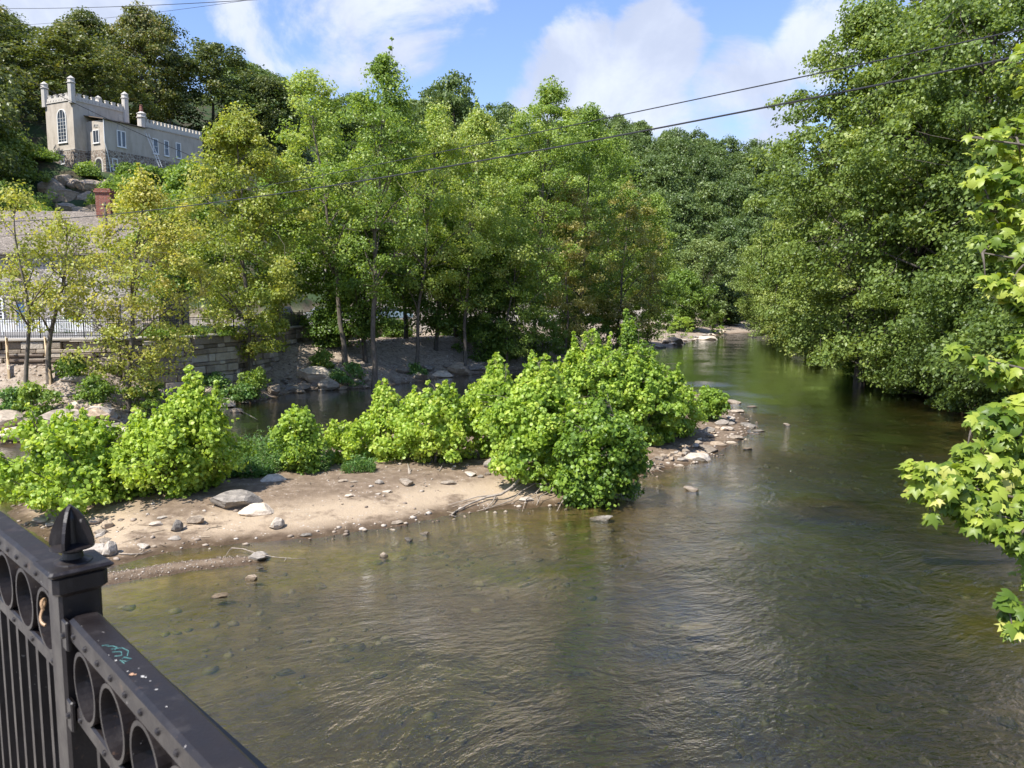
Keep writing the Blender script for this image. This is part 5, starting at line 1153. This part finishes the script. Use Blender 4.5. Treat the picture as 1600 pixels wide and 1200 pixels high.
# slope scrub below the castle
for i, (x, yt, yb, wp, d, lab, mt) in enumerate(((35, 292, 345, 120, 84, 'soft green scrub covering the slope left below the castle', L_GRN), (70, 330, 352, 60, 80, 'soft green scrub under the castle crag', L_GRN), (66, 250, 282, 60, 97, 'clipped dark green shrub at the left foot of the castle', L_GRN), (20, 262, 300, 70, 95, 'mixed shrub left of the clipped one below the dark oaks', L_GRN), (150, 276, 288, 18, 98, 'small shrub on the crag under the castle door', L_GRN), (205, 278, 330, 80, 92, 'green scrub right of the crag below the castle wing', L_GRN), (230, 300, 360, 90, 86, 'scrub on the slope behind the golden sycamore', L_GRN), (15, 200, 300, 110, 92, 'tall shaggy grey-green tree left of the castle', L_RGT), (-10, 60, 290, 120, 96, 'high dark conifer-like tree at the top left edge', L_OAK))):
    g = D(x, 465, d); g.z = gz(g.x, g.y); H_ = max(1.2, D(x, yt, d).z-g.z); tall = yt < 220
    tree('tree' if tall else 'shrub', lab, 'tree' if tall else 'shrub', tuple(g), H_, wp/2/1230*d, z0=.0, prof='wide' if not tall else 'col', ncl=110 if not tall else 260, per=70, ls=.24 if not tall else .3, mat=mt, bark=BARKD, seed=700+i, tr=.08 if not tall else .25, nlimb=8, cr=.9, stems=3 if not tall else 1, splay=.5, tints=(.55, .2), crown='crown' if tall else 'foliage', trunk='trunk' if tall else 'stem', twigs=False)

for i, (x, yt, yb, wp) in enumerate(((205, 258, 282, 36), (230, 262, 288, 44), (256, 264, 292, 44), (190, 285, 310, 40), (282, 262, 296, 40), (215, 290, 320, 60), (250, 292, 325, 60))):
    g = GT(x, yb); tree('shrub', 'green scrub bush on the slope right under the castle wing and ladder', 'shrub', tuple(g), max(1.5, D(x, yt, g.y).z-g.z), wp/2/1230*g.y*1.15, z0=0, prof='wide', ncl=60, per=60, ls=.26, mat=L_GRN, bark=BARKD, seed=790+i, tr=.04, nlimb=5, cr=.6, stems=3, splay=.5, tints=(.4, .2), crown='foliage', trunk='stem', twigs=False, group='scrub under the castle wing')
for i, (x, yt, yb, wp, dd, lab) in enumerate(((245, 522, 540, 60, 50.6, 'leafy weeds spilling over the wall top right of the golden sycamore'), (300, 540, 585, 50, 0, 'green shrub growing against the retaining wall'), (255, 560, 592, 40, 0, 'small ivy clump at the foot of the retaining wall'), (110, 562, 590, 36, 0, 'weeds at the wall foot right of the wooden steps'), (345, 530, 575, 50, 0, 'bushy sapling at the far end of the retaining wall'))):
    g = GT(x, yb) if not dd else Vector(((x-800)/1230*dd, dd, 4.5))
    H_ = max(.5, D(x, yt, g.y).z-g.z); tree('shrub', lab, 'shrub', tuple(g), H_, wp/2/1230*g.y, z0=0, prof='wide', ncl=45, per=50, ls=.17, mat=L_GRN, bark=BARKD, seed=760+i, tr=.03, nlimb=6, cr=.4, stems=3, splay=.5, tints=(.5, .25), crown='foliage', trunk='stem', twigs=False)
# --- driftwood ---
def stick(mb, pts, r0, r1, z=None, n=6):
    P_ = []
    for q in pts:
        x, y = q[0], q[1]; h = q[2] if len(q) > 2 else .03
        P_.append(GT(x, y, h))
    mb.tube(P_, np.linspace(r0, r1, len(P_)).tolist(), n)
mb = MB()
stick(mb, [(848, 706, 1.1), (838, 722, .75), (820, 742, .5), (800, 762, .35), (783, 773, .2), (760, 778, .12), (735, 787, .1), (712, 800, .05), (702, 806, .03)], .075, .02)
stick(mb, [(783, 773, .2), (745, 777, .12), (700, 790, .05)], .03, .012); stick(mb, [(775, 774, .15), (770, 785, .1), (758, 797, .05)], .028, .01)
stick(mb, [(712, 800, .05), (705, 806, .1), (714, 808, .05)], .03, .012)
at_ = G(790, 770, .3); tag(mb.build('driftwood_branch', DEAD, at=at_, smooth=True), 'long bare branch slanting from the main bush down across the light sand', 'driftwood')
mb = MB()
stick(mb, [(880, 742, .4), (866, 755, .3), (850, 758, .28), (835, 756, .25), (815, 768, .2), (800, 782, .12), (770, 792, .06), (745, 799, .04)], .035, .010)
stick(mb, [(872, 748, .4), (862, 768, .25), (845, 775, .2), (838, 790, .1)], .03, .010); stick(mb, [(880, 742, .4), (885, 762, .2), (878, 785, .12), (870, 800, .05)], .028, .010)
stick(mb, [(850, 758, .28), (838, 770, .2), (840, 788, .06)], .02, .008); stick(mb, [(835, 756, .25), (815, 757, .2), (800, 768, .1)], .02, .008)
stick(mb, [(887, 748, .4), (889, 760, .3), (884, 778, .2), (874, 790, .1)], .022, .008); stick(mb, [(866, 755, .3), (846, 764, .2), (822, 780, .1), (816, 800, .03)], .02, .008)
at_ = G(850, 775, .3); tag(mb.build('driftwood_branch', DEAD, at=at_, smooth=True), 'tangle of bare bent branches under the overhanging dark bush', 'driftwood')
mb = MB(); stick(mb, [(920, 705, 1.0), (935, 716, .9), (950, 730, .8), (957, 736, .7)], .03, .012); tag(mb.build('dead_branch', DEAD, at=G(940, 720, .8), smooth=True), 'short pale dead branch sticking out of the overhanging dark bush', 'branch')
mb = MB(); stick(mb, [(362, 857, .10), (380, 858, .10), (405, 866, .14), (430, 871, .08), (455, 873, .05), (478, 874, .04)], .018, .008); stick(mb, [(362, 857, .1), (357, 863, .05), (352, 870, 0)], .012, .006); stick(mb, [(448, 873, .06), (444, 878, .02)], .012, .006)
tag(mb.build('driftwood_stick', DEAD, at=G(410, 866, .1), smooth=True), 'thin pale stick lying over the rock at the tip of the spit', 'stick')
mb = MB(); stick(mb, [(186, 866, .03), (205, 867, .04), (222, 865, .04), (236, 860, .05)], .022, .012); tag(mb.build('driftwood_stick', DEAD, at=G(210, 866, .1), smooth=True), 'short pale stick at the waterline right of the railing finial', 'stick')
mb = MB(); stick(mb, [(640, 741, .0), (639, 733, .0), (637, 724, .02)], .06, .02); stick(mb, [(640, 740, 0), (643, 732, .05)], .03, .01); tag(mb.build('stump', DEAD, at=G(640, 740, .3), smooth=True), 'small bare snag standing on the sand right of centre island', 'stump')
mb = MB(); stick(mb, [(698, 712, .1), (693, 724, .1), (686, 736, .03)], .03, .012); tag(mb.build('driftwood_stick', DEAD, at=G(690, 724, .3), smooth=True), 'thin stick leaning out of the rounded lime bush', 'stick')
mb = MB(); stick(mb, [(375, 642, .05), (388, 648, .2), (402, 656, .02)], .03, .012); tag(mb.build('driftwood_stick', DEAD, at=G(388, 648, .1), smooth=True), 'curved twig in the dark channel beyond the tall lime bush', 'stick')
mb = MB(); stick(mb, [(1404, 612, 0.1), (1440, 612, .5), (1470, 600, 1.2), (1500, 590, 2.0)], .14, .08); tag(mb.build('fallen_trunk', BARKD, at=G(1450, 606, .5), smooth=True), 'dark fallen trunk on the rocks under the right bank trees', 'log')
mb = MB()
for i in range(26):
    x = 990+rr.random()*48; y = 733-(x-990)*.12+rr.uniform(-12, 6); a = rr.uniform(-1, 1); L_ = rr.uniform(5, 14); stick(mb, [(x, y, rr.uniform(0, .25)), (x+L_*math.cos(a), y+L_*math.sin(a)*.6, rr.uniform(.0, .35))], .025, .010, n=4)
tag(mb.build('root_tangle', DEAD, at=G(1015, 728, .2)), 'tangle of exposed roots at the waterline between the dark bush and the gravel point', 'roots')

# --- near sycamore on the right, branches reaching into the picture ---
tx, ty = 8.2, 6.4
ns = thing('sycamore_tree', 'near sycamore with large lobed lime leaves reaching in from the right edge', 'tree', (tx, ty, 0))
rng = np.random.RandomState(77)
NB = [  # px, py, depth, radius px, leaves
 (1545, 225, 7.4, 34, 22), (1585, 215, 7.6, 40, 30), (1530, 280, 7.2, 26, 14), (1565, 290, 7.3, 42, 36), (1595, 260, 7.5, 40, 26), (1545, 330, 7.2, 30, 18), (1590, 340, 7.3, 42, 32), (1555, 385, 7.2, 36, 26), (1592, 400, 7.2, 36, 26), (1540, 440, 7.0, 18, 9), (1575, 450, 7.0, 34, 20), (1598, 480, 7.1, 30, 18), (1590, 530, 7, 22, 10),
 (1495, 548, 6.6, 18, 10), (1530, 570, 6.6, 26, 16), (1565, 580, 6.7, 34, 26), (1595, 590, 6.8, 34, 24),
 (1530, 660, 6.4, 20, 12), (1560, 655, 6.4, 34, 26), (1592, 640, 6.5, 34, 28), (1590, 690, 6.5, 40, 34),
 (1432, 735, 6.1, 24, 14), (1450, 765, 6.1, 34, 26), (1480, 755, 6.1, 40, 36), (1515, 740, 6.2, 40, 40), (1550, 735, 6.3, 44, 46), (1590, 740, 6.4, 48, 56), (1500, 790, 6.1, 32, 24), (1540, 785, 6.1, 40, 42), (1580, 790, 6.2, 46, 52), (1455, 808, 6.0, 14, 4), (1525, 818, 6.0, 26, 14), (1560, 830, 6.0, 32, 24), (1592, 850, 6.0, 24, 16), (1560, 690, 6.3, 30, 20), (1510, 705, 6.3, 20, 10),
 (1570, 940, 5.9, 14, 8), (1592, 960, 5.9, 26, 18), (1582, 985, 5.8, 18, 10), (1640, 300, 7.4, 60, 60), (1660, 420, 7.2, 60, 60), (1650, 560, 6.9, 60, 60), (1650, 700, 6.6, 60, 70), (1650, 800, 6.4, 50, 60), (1700, 200, 7.5, 80, 70), (1720, 640, 6.9, 80, 80), (1640, 900, 6.1, 50, 40), (1650, 990, 6.0, 40, 30), (1630, 100, 8.0, 60, 50)]+[(x, y, dd, 95, 75) for x, y, dd in ((1560, -130, 9), (1680, -160, 9), (1800, -80, 9), (1600, -260, 9.5), (1720, -320, 9.5), (1840, -240, 9), (1580, -380, 10), (1700, -460, 10), (1830, -400, 10), (1900, -120, 9), (1500, -300, 10.5), (1760, 20, 8.5), (1850, 120, 8.2), (1480, -440, 11), (1640, -560, 11), (1780, -560, 10.5))]
allP, allN, allT = [], [], []; mb = MB(); tpz = np.linspace(-.3, 13, 12)
mb.tube([(tx+.15*math.sin(z*.5), ty+.1*math.cos(z*.4), z) for z in tpz], np.linspace(.34, .06, 12).tolist(), 10)
mains = {0: ((1690, 150), 8.2, 9.6), 1: ((1640, 400), 7.4, 8.2), 2: ((1640, 600), 7.0, 7.0), 3: ((1650, 745), 6.6, 5.6), 4: ((1640, 950), 6.1, 4.2)}
ends = [(1520, 215, 7.3), (1550, 330, 7.2), (1535, 395, 7.1), (1500, 555, 6.6), (1520, 665, 6.4), (1440, 745, 6.1), (1530, 800, 6.0), (1575, 950, 5.9), (1600, -200, 9.2), (1720, -400, 9.6), (1820, -120, 9.0), (1560, -420, 10.3), (1660, 60, 8.4)]
hubs = []
for (x, y, d) in ends:
    e = np.array(D(x, y, d)); zt0 = e[2]-.35*np.linalg.norm(e[:2]-np.array([tx, ty])); s0 = np.array([tx, ty, max(.8, zt0)]); m_ = (s0+e)/2+np.array([0, 0, .35]); p = bez(s0, m_, e, 12)
    mb.tube(p.tolist(), np.linspace(.055, .006, 12).tolist(), 6); hubs.append(p)
hub = np.concatenate(hubs)
for (x, y, d, r, n) in NB:
    c = np.array(D(x, y, d)); rr_ = r/1230*d
    q = hub[int(np.argmin(((hub-c)**2).sum(1)))]; mb.tube([q, (q+c)/2+np.array([0, 0, .03]), c], [.012, .008, .004], 5)
    n = int(n*3); o = unit(rng.normal(size=(n, 3)))*rng.rand(n, 1)**.5*rr_*1.05; o[:, 2] *= .75; P_ = c+o
    for k in range(0, n, 3): mb.tube([c+o[k]*.1, P_[k]], [.0035, .002], 4, cap=False)
    allP.append(P_); allN.append(o/rr_*.5+np.array([-.25, -.35, .75])+rng.normal(size=(n, 3))*.42); allT.append(np.clip(.42+.12*rng.normal()+.2*rng.normal(size=n)-.25*(y > 900), 0, 1))
V, F, T = leaves(rng, np.concatenate(allP),   .104, SYC, np.concatenate(allN), np.concatenate(allT), tipdir=np.array([-.4, -.1, -.55]))
me = npmesh('foliage', V-np.array([tx, ty, 0]), F, tint=T); link('foliage', me, L_NEAR, ns); mb.build('trunk', BARK, ns, smooth=True)
# twigs hanging in at the top
g = D(1350, 465, 30)
